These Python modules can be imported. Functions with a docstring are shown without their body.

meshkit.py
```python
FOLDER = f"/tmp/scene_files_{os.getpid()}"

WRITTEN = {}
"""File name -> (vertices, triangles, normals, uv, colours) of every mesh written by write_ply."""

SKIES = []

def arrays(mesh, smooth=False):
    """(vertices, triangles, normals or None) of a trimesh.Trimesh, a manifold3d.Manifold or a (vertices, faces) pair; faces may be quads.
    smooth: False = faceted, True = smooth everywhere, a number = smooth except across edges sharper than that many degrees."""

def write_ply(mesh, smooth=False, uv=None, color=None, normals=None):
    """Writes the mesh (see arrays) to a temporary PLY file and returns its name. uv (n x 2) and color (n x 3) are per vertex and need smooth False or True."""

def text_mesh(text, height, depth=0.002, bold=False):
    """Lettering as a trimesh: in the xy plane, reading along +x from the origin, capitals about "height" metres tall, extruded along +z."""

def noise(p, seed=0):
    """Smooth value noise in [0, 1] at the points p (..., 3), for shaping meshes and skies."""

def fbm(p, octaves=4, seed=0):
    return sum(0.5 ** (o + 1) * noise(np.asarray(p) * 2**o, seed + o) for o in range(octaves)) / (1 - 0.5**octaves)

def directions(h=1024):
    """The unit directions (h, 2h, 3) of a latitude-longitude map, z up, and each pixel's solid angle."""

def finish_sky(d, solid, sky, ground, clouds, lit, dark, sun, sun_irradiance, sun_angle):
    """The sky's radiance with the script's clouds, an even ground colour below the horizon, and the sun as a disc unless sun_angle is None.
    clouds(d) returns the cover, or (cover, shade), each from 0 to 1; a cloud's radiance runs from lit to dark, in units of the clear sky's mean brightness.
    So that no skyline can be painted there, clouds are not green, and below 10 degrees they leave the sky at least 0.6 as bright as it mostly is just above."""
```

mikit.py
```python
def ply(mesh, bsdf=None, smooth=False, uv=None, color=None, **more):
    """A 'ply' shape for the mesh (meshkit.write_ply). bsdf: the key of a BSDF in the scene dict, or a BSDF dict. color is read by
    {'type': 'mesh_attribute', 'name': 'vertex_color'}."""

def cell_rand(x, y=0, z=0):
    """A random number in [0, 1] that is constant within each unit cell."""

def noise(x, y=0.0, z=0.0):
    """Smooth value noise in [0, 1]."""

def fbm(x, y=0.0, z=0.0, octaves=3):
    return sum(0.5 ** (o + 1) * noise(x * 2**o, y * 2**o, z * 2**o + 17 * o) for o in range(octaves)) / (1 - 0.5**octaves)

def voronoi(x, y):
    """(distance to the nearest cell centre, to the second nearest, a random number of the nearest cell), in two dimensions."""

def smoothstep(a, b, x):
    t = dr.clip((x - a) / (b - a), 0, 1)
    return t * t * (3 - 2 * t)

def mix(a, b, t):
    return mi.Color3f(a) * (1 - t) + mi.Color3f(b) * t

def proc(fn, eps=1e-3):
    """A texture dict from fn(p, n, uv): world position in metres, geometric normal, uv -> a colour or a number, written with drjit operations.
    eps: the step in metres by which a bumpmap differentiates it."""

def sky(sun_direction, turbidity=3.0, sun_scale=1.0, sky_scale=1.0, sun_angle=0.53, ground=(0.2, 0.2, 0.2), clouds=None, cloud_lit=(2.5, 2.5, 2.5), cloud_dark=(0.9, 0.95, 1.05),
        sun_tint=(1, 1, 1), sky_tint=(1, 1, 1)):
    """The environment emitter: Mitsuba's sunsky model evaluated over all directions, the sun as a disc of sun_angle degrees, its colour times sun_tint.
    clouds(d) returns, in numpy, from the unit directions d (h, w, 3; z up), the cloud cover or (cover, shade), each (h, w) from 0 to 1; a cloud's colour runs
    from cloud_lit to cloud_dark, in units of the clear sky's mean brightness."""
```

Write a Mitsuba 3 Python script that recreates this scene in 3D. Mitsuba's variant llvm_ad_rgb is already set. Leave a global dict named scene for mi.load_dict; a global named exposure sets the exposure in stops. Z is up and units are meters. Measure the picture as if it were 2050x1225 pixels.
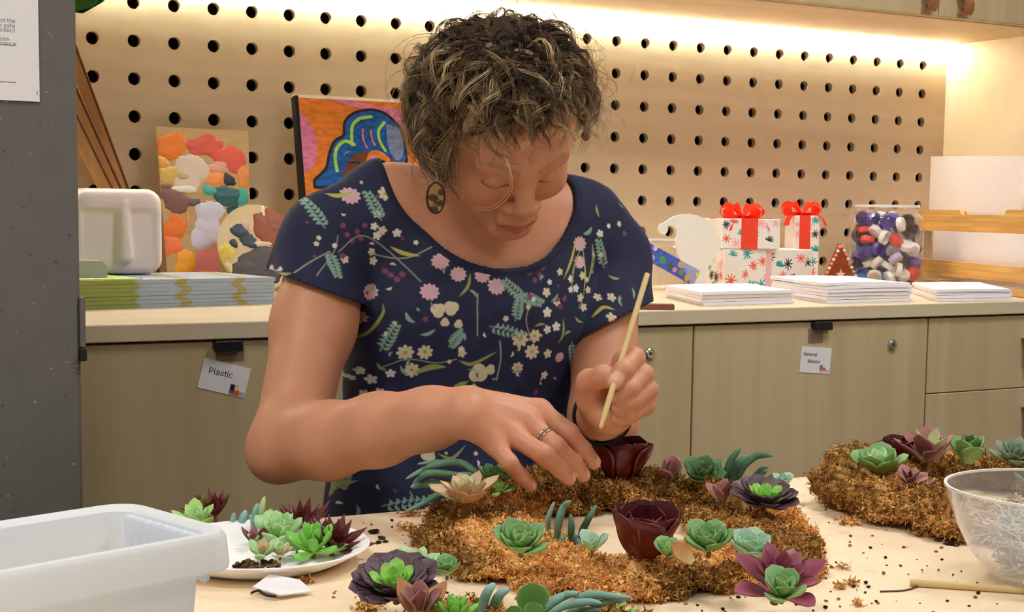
import math, random
import numpy as np, trimesh, shapely, manifold3d as m3
import shapely.geometry as sg, shapely.affinity as sa
from shapely.ops import unary_union
import drjit as dr
import mitsuba as mi, mikit, meshkit
from mikit import proc, fbm, noise, smoothstep, mix, voronoi, cell_rand
T = mi.ScalarTransform4f
scene, labels = {'type': 'scene'}, {}
V = lambda *a: np.array(a, float)

# ------------------------------------------------------------------ camera (2050 x 1225)
FPX, CX, CY = 2900.0, 1025.0, 692.5
_y, _p, _r = .501934528, .0928532470, -.0129746471
_F = V(math.sin(_y)*math.cos(_p), math.cos(_y)*math.cos(_p), -math.sin(_p))
_R0 = V(math.cos(_y), -math.sin(_y), 0); _D0 = np.cross(_F, _R0)
RGT = math.cos(_r)*_R0 + math.sin(_r)*_D0
DWN = -math.sin(_r)*_R0 + math.cos(_r)*_D0
EYE = V(0, 0, 1.08)
_m = np.eye(4); _m[:3, 0] = -RGT; _m[:3, 1] = -DWN; _m[:3, 2] = _F; _m[:3, 3] = EYE
scene['camera'] = dict(type='perspective', fov=2*math.degrees(math.atan(1025/FPX)), fov_axis='x',
    near_clip=.05, far_clip=50, principal_point_offset_y=-(CY-612.5)/1225, to_world=T(_m))
exposure = 0.12

# ------------------------------------------------------------------ lights (ceiling panels, LED strip)
ROOM = dict(x0=-2.4, x1=4.6, y0=-3.0, y1=2.67, z1=2.8)
PANELS = [(-.60, .95, 1.0), (1.80, 1.00, 1.1), (-.5, -.75, .85), (1.9, -.75, .85)]      # x, y, relative strength
PANEL_L = 18.5
PANEL_RGB = (1.0, .98, .935)
LED_L = 46.0
LED_RGB = (1.0, .92, .75)

# ------------------------------------------------------------------ helpers
def ray(u, v):
    return (u-CX)/FPX*RGT + (v-CY)/FPX*DWN + _F
def at(u, v, x=None, y=None, z=None, d=None):
    """The point seen at (u, v) of the photograph on the plane x, y or z = const, or at distance d along the view axis."""
    r = ray(u, v)
    k = d if d is not None else (x-EYE[0])/r[0] if x is not None else (y-EYE[1])/r[1] if y is not None else (z-EYE[2])/r[2]
    return EYE + r*k
def lin(r, g, b):
    """sRGB 0-255 to linear."""
    c = np.array([r, g, b], float)/255
    return tuple(float(x) for x in np.where(c < .04045, c/12.92, ((c+.055)/1.055)**2.4))
def bs(key, color=(.5, .5, .5), rough=.5, spec=.5, metallic=0., bump=None, scale=1., eps=1e-3, two=True, **more):
    tex = color if isinstance(color, dict) else dict(type='rgb', value=list(color))
    b = dict(type='principled', base_color=tex, roughness=float(rough) if not isinstance(rough, dict) else rough, specular=spec, metallic=metallic, **more)
    if bump is not None:
        b = dict(type='bumpmap', arbitrary=proc(bump, eps), scale=scale, nested=b)
    if two: b = dict(type='twosided', bsdf=b)
    scene[key] = b
    return key
VC = dict(type='mesh_attribute', name='vertex_color')
def numbered(name):
    if name not in scene and name not in labels: return name
    k = 1
    while f'{name}_{k:03d}' in scene or f'{name}_{k:03d}' in labels: k += 1
    return f'{name}_{k:03d}'
def thing(name, label, cat, group=None, kind=None):
    k = numbered(name); labels[k] = dict(label=label, category=cat)
    if group: labels[k]['group'] = group
    if kind: labels[k]['kind'] = kind
    return k
def struct(name, mesh, bsdf, label=None, smooth=False, **kw):
    k = numbered(name); labels[k] = dict(kind='structure', category=name.split('_')[0])
    if label: labels[k]['label'] = label
    if mesh is not None: scene[k] = mikit.ply(mesh, bsdf, smooth, **kw)
    return k
def part(parent, name, mesh, bsdf=None, smooth=False, label=None, kind=None, to=None, **kw):
    k = numbered(parent + '__' + name)
    d = mesh if isinstance(mesh, dict) else mikit.ply(mesh, bsdf, smooth, **kw)
    scene[k] = {**d, 'to_world': T(to)} if to is not None else d
    if label or kind:
        labels[k] = {}
        if label: labels[k]['label'] = label
        if kind: labels[k]['kind'] = kind
    return k
def single(name, label, cat, mesh, bsdf=None, smooth=False, group=None, kind=None, to=None, **kw):
    k = thing(name, label, cat, group, kind)
    d = mesh if isinstance(mesh, dict) else mikit.ply(mesh, bsdf, smooth, **kw)
    scene[k] = {**d, 'to_world': T(to)} if to is not None else d
    return k
def cat(*ms): return trimesh.util.concatenate(ms)
def box(x0, x1, y0, y1, z0, z1, c=.0015):
    p = []
    for sx in (0, 1):
        for sy in (0, 1):
            for sz in (0, 1):
                q = V((x0, x1)[sx], (y0, y1)[sy], (z0, z1)[sz]); s = V(1-2*sx, 1-2*sy, 1-2*sz)*c
                for e in range(3):
                    w = s.copy(); w[e] = 0; p.append(q+w)
    if c <= 0: return trimesh.creation.box(bounds=[[x0, y0, z0], [x1, y1, z1]])
    return trimesh.convex.convex_hull(np.array(p))
def rbox(w, d, h, r, n=4):
    """rounded box centred at the origin"""
    a = [m3.Manifold.sphere(r, 4*n).translate((sx*(w/2-r), sy*(d/2-r), sz*(h/2-r))) for sx in (-1, 1) for sy in (-1, 1) for sz in (-1, 1)]
    return tm(m3.Manifold.batch_hull(a))
def tm(m):
    q = m.to_mesh(); return trimesh.Trimesh(q.vert_properties[:, :3], q.tri_verts, process=False)
def move(m, M=None, t=None):
    m = m.copy()
    if M is not None:
        M = np.asarray(M)
        if M.shape == (3, 3): A = np.eye(4); A[:3, :3] = M; M = A
        m.apply_transform(M)
    if t is not None: m.apply_translation(t)
    return m
def rot(ax, deg):
    return trimesh.transformations.rotation_matrix(math.radians(deg), {'x': (1, 0, 0), 'y': (0, 1, 0), 'z': (0, 0, 1)}.get(ax, ax) if isinstance(ax, str) else ax)
def tr(x, y, z):
    m = np.eye(4); m[:3, 3] = (x, y, z); return m
def frame(o, x, y, z, s=1.):
    m = np.eye(4); m[:3, 0] = np.array(x)*s; m[:3, 1] = np.array(y)*s; m[:3, 2] = np.array(z)*s; m[:3, 3] = o; return m
def unit(v): v = np.asarray(v, float); return v/np.linalg.norm(v)
def extrude(poly, h): return trimesh.creation.extrude_polygon(poly, h)
def prism_y(poly, y0, y1):
    """polygon in (x, z), thick from y0 to y1"""
    m = extrude(poly, y1-y0); v = m.vertices.copy()
    m.vertices = np.stack([v[:, 0], y0+v[:, 2], v[:, 1]], 1); m.invert(); return m
def lathe(prof, n=48):
    """closed profile of (r, z) revolved about z"""
    prof = np.array(prof, float); k = len(prof); a = np.arange(n)*2*math.pi/n
    v = np.stack([prof[:, None, 0]*np.cos(a), prof[:, None, 0]*np.sin(a), np.repeat(prof[:, 1:2], n, 1)], -1).reshape(-1, 3)
    i, j = np.meshgrid(np.arange(k-1), np.arange(n), indexing='ij'); j2 = (j+1) % n
    q = np.stack([i*n+j, i*n+j2, (i+1)*n+j2, (i+1)*n+j], -1).reshape(-1, 4)
    f = np.vstack([q[:, [0, 1, 2]], q[:, [0, 2, 3]]])
    m = trimesh.Trimesh(v, f, process=False); m.merge_vertices(); m.update_faces(m.nondegenerate_faces()); return m
def tube(path, rad, n=8, cap=True, flat=None):
    """tube along points; rad scalar or per point; flat = (vector, ratio) squashes along the vector"""
    P = np.array(path, float); k = len(P); rad = np.broadcast_to(np.asarray(rad, float), (k,))
    t = np.gradient(P, axis=0); t /= np.maximum(np.linalg.norm(t, axis=1, keepdims=True), 1e-12)
    ref = V(0, 0, 1) if abs(t[0][2]) < .9 else V(1, 0, 0)
    u = np.cross(t[0], ref); u /= np.linalg.norm(u); U = []
    for i in range(k):
        u = u - t[i]*(u@t[i]); u = u/max(np.linalg.norm(u), 1e-12); U.append(u)
    U = np.array(U); W = np.cross(t, U); a = np.arange(n)*2*math.pi/n
    o = (U[:, None]*np.cos(a)[None, :, None] + W[:, None]*np.sin(a)[None, :, None])*rad[:, None, None]
    if flat is not None:
        fv, ratio = unit(flat[0]), flat[1]; o = o - (o@fv)[..., None]*fv*(1-ratio)
    v = (P[:, None]+o).reshape(-1, 3)
    i, j = np.meshgrid(np.arange(k-1), np.arange(n), indexing='ij'); j2 = (j+1) % n
    q = np.stack([i*n+j, i*n+j2, (i+1)*n+j2, (i+1)*n+j], -1).reshape(-1, 4)
    f = [q[:, [0, 1, 2]], q[:, [0, 2, 3]]]
    if cap:
        v = np.vstack([v, P[0], P[-1]]); jj = np.arange(n); c0, c1 = k*n, k*n+1
        f += [np.stack([jj*0+c0, (jj+1) % n, jj], 1), np.stack([jj*0+c1, (k-1)*n+jj, (k-1)*n+(jj+1) % n], 1)]
    return trimesh.Trimesh(v, np.vstack(f), process=False)
def bez(p, n=12):
    """Catmull-Rom through the points"""
    p = np.array(p, float); q = np.vstack([2*p[0]-p[1], p, 2*p[-1]-p[-2]]); out = []
    for i in range(1, len(q)-2):
        for s in np.arange(n)/n:
            a, b, c, d = q[i-1:i+3]
            out.append(.5*((2*b)+(c-a)*s+(2*a-5*b+4*c-d)*s*s+(-a+3*b-3*c+d)*s**3))
    return np.array(out+[p[-1]])
def hull(pts): return trimesh.convex.convex_hull(np.array(pts, float))
def text_on(s, height, o, right, up, lift=.0004, thick=.0004):
    """lettering as thin solid ink on a plane"""
    m = meshkit.text_mesh(s, height)
    if not isinstance(m, trimesh.Trimesh):
        v, f, _ = meshkit.arrays(m); m = trimesh.Trimesh(v, f, process=False)
    v = m.vertices.copy(); right, up = unit(right), unit(up); n = np.cross(right, up)
    z = (v[:, 2]-v[:, 2].min())/max(np.ptp(v[:, 2]), 1e-9)
    m.vertices = np.array(o)+v[:, :1]*right+v[:, 1:2]*up+(lift+z*thick)[:, None]*n
    return m
# ------------------------------------------------------------------ materials of the room
def wood(light, dark, axis, fx=3., fy=60., amt=.5, seed=0.):
    """grain along axis (0 = x, 2 = z)"""
    def fn(p, n, uv):
        a, b = (p.x, p.z) if axis == 0 else (p.z, p.x)
        b = b + p.y*.7
        w = fbm(a*1.3+seed, b*5+seed, 1.7, 3)
        g = fbm(a*fx+seed, b*fy+w*5, 4.2, 3)
        q = fbm(a*.9+seed, b*7+seed, 9.1, 2)
        return mix(light, dark, dr.clip((.55*g+.45*q-.3)*1.6*amt*2, 0, 1))
    return proc(fn)
bs('m_pegboard', wood(lin(205, 185, 157), lin(184, 161, 130), 0, 2.2, 45, .45), .55, .3)
bs('m_endpanel', wood(lin(232, 214, 184), lin(216, 194, 160), 2, 2.2, 40, .4, 5.), .5, .3)
bs('m_underside', wood(lin(226, 202, 166), lin(206, 180, 142), 0, 2.2, 40, .4, 8.), .5, .3)
bs('m_door', wood(lin(200, 182, 146), lin(178, 158, 120), 2, 2.5, 45, .5, 3.), .5, .3)
bs('m_counter', wood(lin(214, 200, 174), lin(198, 182, 152), 0, 2., 50, .4, 11.), .45, .35)
def _table(p, n, uv):
    g = fbm(p.x*2.5, p.y*60, p.z*30, 3); w = fbm(p.x*1.1, p.y*6, 3.3, 3)
    c = mix(lin(235, 216, 187), lin(224, 199, 163), dr.clip((.5*g+.5*w-.3)*1.5, 0, 1))
    s = smoothstep(.66, .8, fbm(p.x*22, p.y*22, 2.2, 4))
    return mix(c, lin(206, 172, 128), s*.5)
bs('m_table', proc(_table), .42, .4)
bs('m_dark', (.012, .010, .009), .8, .1)
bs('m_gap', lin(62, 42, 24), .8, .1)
def _col(p, n, uv):
    c = mix(lin(104, 103, 101), lin(97, 96, 95), fbm(p.x*30, p.y*30, p.z*30, 3))
    d = fbm(p.x*160+9, p.y*160, p.z*160, 2)
    c = mix(c, lin(178, 178, 178), smoothstep(.86, .92, d)*.6)
    c = mix(c, lin(60, 55, 52), smoothstep(.88, .93, fbm(p.x*130, p.y*130, p.z*130+40, 2))*.8)
    # rubbed patch at the corner
    k = dr.exp(-dr.square((p.z-.895)/.018) - dr.square((p.x-.372)/.016))
    r = smoothstep(.42, .62, fbm(p.x*110, p.y*60, p.z*420, 3) * .8 + k*.55 - .18)*smoothstep(.06, .3, k)
    return mix(c, lin(78, 66, 60), r*.9)
bs('m_column', proc(_col), .55, .35)
bs('m_wall', lin(214, 208, 198), .8, .2)
bs('m_ceiling', lin(236, 234, 228), .9, .1)
bs('m_floor', lin(120, 112, 102), .5, .3)
bs('m_black', lin(22, 22, 24), .45, .4)
bs('m_metal', lin(190, 188, 182), .28, .5, 1.)
bs('m_paper', lin(232, 231, 236), .75, .2)
bs('m_ink', lin(30, 28, 30), .7, .2)
bs('m_leather', proc(lambda p, n, uv: mix(lin(166, 112, 70), lin(142, 92, 56), fbm(p.x*90, p.y*90, p.z*90, 3))), .5, .4)
# ------------------------------------------------------------------ room shell
R = ROOM
TW = R['y1']+.16
struct('floor', box(R['x0'], R['x1'], R['y0'], TW, -.1, 0, 0), 'm_floor')
struct('ceiling', box(R['x0'], R['x1'], R['y0'], TW, R['z1'], R['z1']+.1, 0), 'm_ceiling')
struct('wall_left', box(R['x0']-.1, R['x0'], R['y0'], TW, 0, R['z1'], 0), 'm_wall')
struct('wall_right', box(R['x1'], R['x1']+.1, R['y0'], TW, 0, R['z1'], 0), 'm_wall')
struct('wall_front', box(R['x0'], R['x1'], R['y0']-.1, R['y0'], 0, R['z1'], 0), 'm_wall')
struct('wall_back', box(R['x0'], R['x1'], TW, TW+.1, 0, R['z1'], 0), 'm_wall')
for (x, y, s) in PANELS:
    t = thing('ceiling_light', 'square ceiling panel light, '+('left one over', 'right one over', 'left one in front of', 'right one in front of')[PANELS.index((x, y, s))]+' the work table', 'lamp', 'ceiling panel lights')
    part(t, 'frame', cat(*[box(x+a0, x+a1, y+b0, y+b1, R['z1']-.03, R['z1'], .002) for a0, a1, b0, b1 in
        ((-.32, .32, -.32, -.3), (-.32, .32, .3, .32), (-.32, -.3, -.3, .3), (.3, .32, -.3, .3))]), 'm_ceiling')
    e = trimesh.Trimesh([(x-.3, y-.3, R['z1']-.02), (x-.3, y+.3, R['z1']-.02), (x+.3, y+.3, R['z1']-.02), (x+.3, y-.3, R['z1']-.02)], [(0, 1, 2), (0, 2, 3)], process=False)
    k = part(t, 'diffuser', e, 'm_ceiling')
    scene[k]['emitter'] = dict(type='area', radiance=dict(type='rgb', value=[PANEL_L*s*c for c in PANEL_RGB]))
# pegboard of the back wall with real holes
WY, PP, PX = R['y1'], .068, .068*1.09007617
HX0, HZ0, HR = .6013, 1.4466, .0115
PB_Z0, PB_Z1, PB_X0, PB_X1 = .92, 1.5, -.45, 2.6805
_holes = [sg.Point(HX0+c*PX, HZ0-r*PP).buffer(HR, 7) for c in range(-13, 28) for r in range(0, 8) if HX0+c*PX > PB_X0+.03]
_pb = prism_y(sg.box(PB_X0, PB_Z0, PB_X1, PB_Z1).difference(unary_union(_holes)), WY, WY+.014)
labels['pegboard'] = dict(kind='structure', category='wall', label='pale birch plywood pegboard wall with round holes above the counter')
scene['pegboard'] = mikit.ply(_pb, 'm_pegboard', False)
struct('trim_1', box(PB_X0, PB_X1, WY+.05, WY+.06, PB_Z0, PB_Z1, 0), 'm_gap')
# niche end panel, underside and upper cabinets
struct('wall_niche', box(PB_X1, PB_X1+.02, 2.30, WY+.06, .92, 1.5, 0), 'm_endpanel', 'pale plywood end panel at the right of the pegboard')
UF, UZ = 2.305, 1.5
t = thing('upper_cabinet', 'pale wood upper cabinet above the lit pegboard, with leather door tabs', 'cabinet')
part(t, 'underside', box(-.45, 3.6, UF+.02, WY-.03, UZ, UZ+.018, .001), 'm_underside')
part(t, 'carcass', box(-.45, 3.6, UF+.022, WY+.06, UZ+.04, 2.3, .001), 'm_door')
part(t, 'back_rail', box(-.45, 3.6, WY+.0, WY+.06, UZ, UZ+.04, .001), 'm_underside')
def leather_tab(holder, x, y, z, h=.05, w=.024):
    """a leather loop hanging out of the front, folded"""
    P = bez([(x, y+.012, z), (x, y-.012, z-.002), (x+.001, y-.024, z-h*.35), (x+.002, y-.022, z-h*.8), (x+.002, y-.014, z-h), (x+.001, y-.006, z-h*.7)], 6)
    v = []; n = len(P)
    for i, q in enumerate(P):
        t_ = unit(P[min(i+1, n-1)]-P[max(i-1, 0)]); nn = np.cross(t_, (1, 0, 0))
        for sx in (-1, 1):
            for sn in (-1, 1): v.append(q+V(sx*w/2, 0, 0)+nn*sn*.0013)
    f = []
    for i in range(n-1):
        a, b = i*4, i*4+4
        for (p0, p1) in ((0, 1), (1, 3), (3, 2), (2, 0)): f += [(a+p0, a+p1, b+p1), (a+p0, b+p1, b+p0)]
    f += [(0, 2, 3), (0, 3, 1), (4*n-4, 4*n-3, 4*n-1), (4*n-4, 4*n-1, 4*n-2)]
    m = trimesh.Trimesh(v, f, process=False); m.fix_normals()
    part(holder, 'handle', m, 'm_leather', 40, label='brown leather pull tab')
_udoors = [-.45+.0, .62, 1.46, 2.305, 2.92, 3.6]
_xd = at(1880, 25, y=UF)[0]
_udoors = [_xd-2.55, _xd-1.7, _xd-.85, _xd, _xd+.85, _xd+1.2]
for a, b in zip(_udoors[:-1], _udoors[1:]):
    part(t, 'door', box(a+.0015, b-.0015, UF, UF+.02, UZ+.002, 2.3, .0012), 'm_door')
for u in (1850, 1922):
    x = at(u, 8, y=UF)[0]; leather_tab(t, x, UF-.002, 1.535+.012, .038, .026)
labels['led_strip'] = dict(label='glowing warm white light strip under the upper cabinet along the pegboard', category='light strip')
_l = box(PB_X0, PB_X1-.004, WY-.028, WY-.004, UZ-.006, UZ+.001, .0005)
scene['led_strip'] = mikit.ply(_l, 'm_ceiling')
scene['led_strip']['emitter'] = dict(type='area', radiance=dict(type='rgb', value=[LED_L*c for c in LED_RGB]))
# ------------------------------------------------------------------ counter and base cabinets
CZ, CF = .92, 1.965
t = thing('worktop', 'long pale wood worktop along the wall over the base cabinets', 'worktop')
scene[t] = mikit.ply(box(-.8, 3.6, CF, WY, CZ-.024, CZ, .0015), 'm_counter')
DZ1 = CZ-.0275
def base_cabinet(x0, x1, label, lock=None, pull=None, card=None, drawers=None):
    t = thing('base_cabinet', label, 'cabinet')
    part(t, 'carcass', box(x0+.001, x1-.001, CF+.03, WY, .08, CZ-.03, .001), 'm_gap')
    part(t, 'plinth', box(x0, x1, CF+.07, CF+.09, 0, .08, .001), 'm_door')
    rows = drawers or [(.09, DZ1)]
    for z0, z1 in rows:
        d = part(t, 'drawer_front' if drawers else 'door', box(x0+.0018, x1-.0018, CF+.008, CF+.028, z0+.0015, z1, .0012), 'm_door')
        if drawers: 
            pass
    y = CF+.008
    if lock:
        lx, lz = lock
        m = lathe([(0, .004), (.003, .004), (.0035, .0055), (.0075, .0055), (.0095, .004), (.0105, 0), (0, 0)], 28)
        m = move(m, rot('x', 90)); m.apply_translation((lx, y, lz)); part(d, 'lock', m, 'm_metal', 30, label='round metal cam lock')
        k = part(d, 'keyhole', box(lx-.0008, lx+.0008, y-.0062, y-.0052, lz-.0025, lz+.0025, .0002), 'm_black')
    if pull:
        px0, px1 = pull
        part(d, 'finger_pull', cat(box(px0, px1, y-.012, y+.004, DZ1-.012, DZ1+.0015, .002), box(px0, px1, y-.012, y-.009, DZ1-.014, DZ1-.004, .001)), 'm_black', label='black finger pull on the top edge')
    return t, d
def index_card(parent, o, right, up, w, h, words):
    """o = top left corner"""
    o, right, up = np.array(o), unit(right), unit(up); n = np.cross(right, up)
    m = box(0, w, -h, 0, 0, .0006, .0001); v = m.vertices.copy()
    m.vertices = o+v[:, :1]*right+v[:, 1:2]*up+v[:, 2:]*n
    k = part(parent, 'index_card', m, 'm_paper', label='white card with handwriting')
    for s, hgt, x, z in words:
        part(k, 'lettering', text_on(s, hgt, o+right*x+up*z+n*.0006, right, up, .0001, .0003), 'm_ink')
    return o, right, up, n, k
def blocks(k, o, right, up, n, items):
    for i, (x, z, w, h, c) in enumerate(items):
        key = f'm_logo_{c}'
        m = box(x, x+w, z-h, z, .0006, .0009, 0); v = m.vertices.copy(); m.vertices = o+v[:, :1]*right+v[:, 1:2]*up+v[:, 2:]*n
        part(k, 'logo_block', m, key)
for c, rgb in dict(navy=(40, 36, 66), orange=(206, 98, 58), sand=(238, 200, 160), lilac=(176, 172, 196), pink=(222, 170, 170), grey=(120, 112, 128)).items():
    bs(f'm_logo_{c}', lin(*rgb), .7, .2)
XD = [-.17, .37, .90, 1.430, 1.9615, 2.49, 3.02]
base_cabinet(XD[0], XD[1], 'pale wood base cabinet hidden behind the grey pillar')
c1, d1 = base_cabinet(XD[1], XD[2], 'pale wood base cabinet with a tilted white Plastic card', pull=(.604, .645))
c2, d2 = base_cabinet(XD[2], XD[3], 'pale wood base cabinet with a lock, behind the woman', lock=(1.3405, .849))
c3, d3 = base_cabinet(XD[3], XD[4], 'pale wood base cabinet with the General Ribbon card and a lock', lock=(1.872, .846), pull=(1.682, 1.722))
c4, d4 = base_cabinet(XD[4], XD[5], 'pale wood drawer unit with leather pull tabs at the right', drawers=[(.09, .42), (.42, .7505), (.7505, DZ1)])
base_cabinet(XD[5], XD[6], 'pale wood base cabinet right of the drawer unit')
YC = CF+.0074
bs('m_tape', lin(132, 116, 96), .45, .4)
for d_, u0, v0, u1, v1 in ((d3, 1618, 657, 1648, 687), (d1, 432, 691, 488, 724)):
    p0, p1 = at(u0, v1, y=YC), at(u1, v0, y=YC)
    part(d_, 'tape_patch', box(p0[0], p1[0], YC-.0004, YC+.0002, p0[2], p1[2], 0), 'm_tape', label='patch of greyish tape below the pull')
_q = [at(u, v, y=YC) for u, v in ((410, 716), (503, 738), (392, 775))]
_o, _r1, _u1 = _q[0], unit(_q[1]-_q[0]), None
_n = V(0, -1, 0); _u1 = np.cross(_n, _r1)
W1, H1 = np.linalg.norm(_q[1]-_q[0]), np.linalg.norm(_q[2]-_q[0])
a = index_card(d1, _o, _r1, _u1, W1, H1, [('Plastic', .0085, .0095, -.0195)])
blocks(a[4], *a[:4], [(W1*.66, -H1*.64, .0065, .0105, 'navy'), (W1*.755, -H1*.63, .006, .0085, 'sand'), (W1*.66, -H1*.83, .0065, .006, 'grey'), (W1*.755, -H1*.80, .008, .008, 'orange'), (W1*.87, -H1*.83, .008, .006, 'lilac')])
_q = [at(u, v, y=YC) for u, v in ((1605, 693), (1665, 697), (1598, 745))]
_r1 = unit(_q[1]-_q[0]); _u1 = np.cross(_n, _r1); W2, H2 = np.linalg.norm(_q[1]-_q[0]), np.linalg.norm(_q[2]-_q[0])
a = index_card(d3, _q[0], _r1, _u1, W2, H2, [('General', .0062, .0045, -.016), ('Ribbon', .0062, .016, -.0285)])
blocks(a[4], *a[:4], [(W2*.66, -H2*.68, .006, .009, 'grey'), (W2*.76, -H2*.76, .006, .006, 'orange'), (W2*.66, -H2*.86, .008, .005, 'pink'), (W2*.82, -H2*.86, .010, .004, 'pink')])
for (u, v) in ((2052, 690), (2052, 828)):
    q = at(u, v, y=CF); leather_tab(c4, q[0]+.022, CF+.006, q[2]+.012, .046, .05)
# ------------------------------------------------------------------ grey pillar with a notice
PFY = 1.70
xe = at(152, 0, y=PFY)[0]
struct('column', box(xe-.62, xe, PFY, CF-.0, 0, R['z1'], .004), 'm_column', 'dark grey painted pillar at the left with a paper notice')
_t = at(170, 595, y=PFY); _b = at(172, 712, y=PFY)
t = thing('corner_guard', 'grey metal corner strip with a black end on the edge of the grey pillar', 'corner strip')
part(t, 'strip', box(xe-.001, xe+.005, PFY-.003, PFY+.02, _b[2]+.01, _t[2], .001), 'm_column')
part(t, 'end_cap', box(xe-.002, xe+.006, PFY-.004, PFY+.018, _b[2]-.006, _b[2]+.009, .0012), 'm_black', label='black plastic end cap')
q0, q1 = at(79, 204, y=PFY), at(-120, 0, y=PFY)
t = thing('paper_notice', 'white printed paper notice on the grey pillar', 'notice')
part(t, 'sheet', box(q0[0]-.21, q0[0], PFY-.0022, PFY-.001, q0[2], q0[2]+.297, .0001), 'm_paper')
bs('m_greyink', lin(120, 118, 120), .8, .1)
_rows = [('and the', 30, 46), ('the safe', 30, 56), ('to collect', 30, 65), ('', 0, 0), ('and use', 18, 82), ('entrance', 32, 92)]
for s, u, v in _rows:
    if not s: continue
    m = meshkit.text_mesh(s, .0045); w = np.ptp(m.vertices[:, 0])
    o = at(u, v, y=PFY-.0022); part(t, 'lettering', text_on(s, .0045, o-V(w, 0, 0), (1, 0, 0), (0, 0, 1), .0001, .0002), 'm_greyink')
for u, v in ((30, 91), (32, 165)):
    o = at(u, v, y=PFY-.0022); part(t, 'rule', box(o[0]-.15, o[0], PFY-.0026, PFY-.0021, o[2]-.0004, o[2]+.0004, 0), 'm_greyink')
o = at(71, 190, y=PFY-.0022); part(t, 'lettering', text_on('1', .004, o, (1, 0, 0), (0, 0, 1), .0001, .0002), 'm_greyink')
# ------------------------------------------------------------------ work table
TZ = .75
t = thing('work_table', 'pale birch work table with moss wreaths on it', 'table')
_a = math.atan2(-.034, .72)
M_T = tr(.566, 1.438, 0) @ rot('z', math.degrees(_a))
part(t, 'tabletop', move(box(-.9, 1.75, -1.15, 0, TZ-.03, TZ, .0015), M_T), 'm_table')
for x in (-.84, 1.69):
    for y in (-1.09, -.06):
        part(t, 'leg', move(box(x-.03, x+.03, y-.03, y+.03, 0, TZ-.03, .002), M_T), 'm_door')
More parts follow.
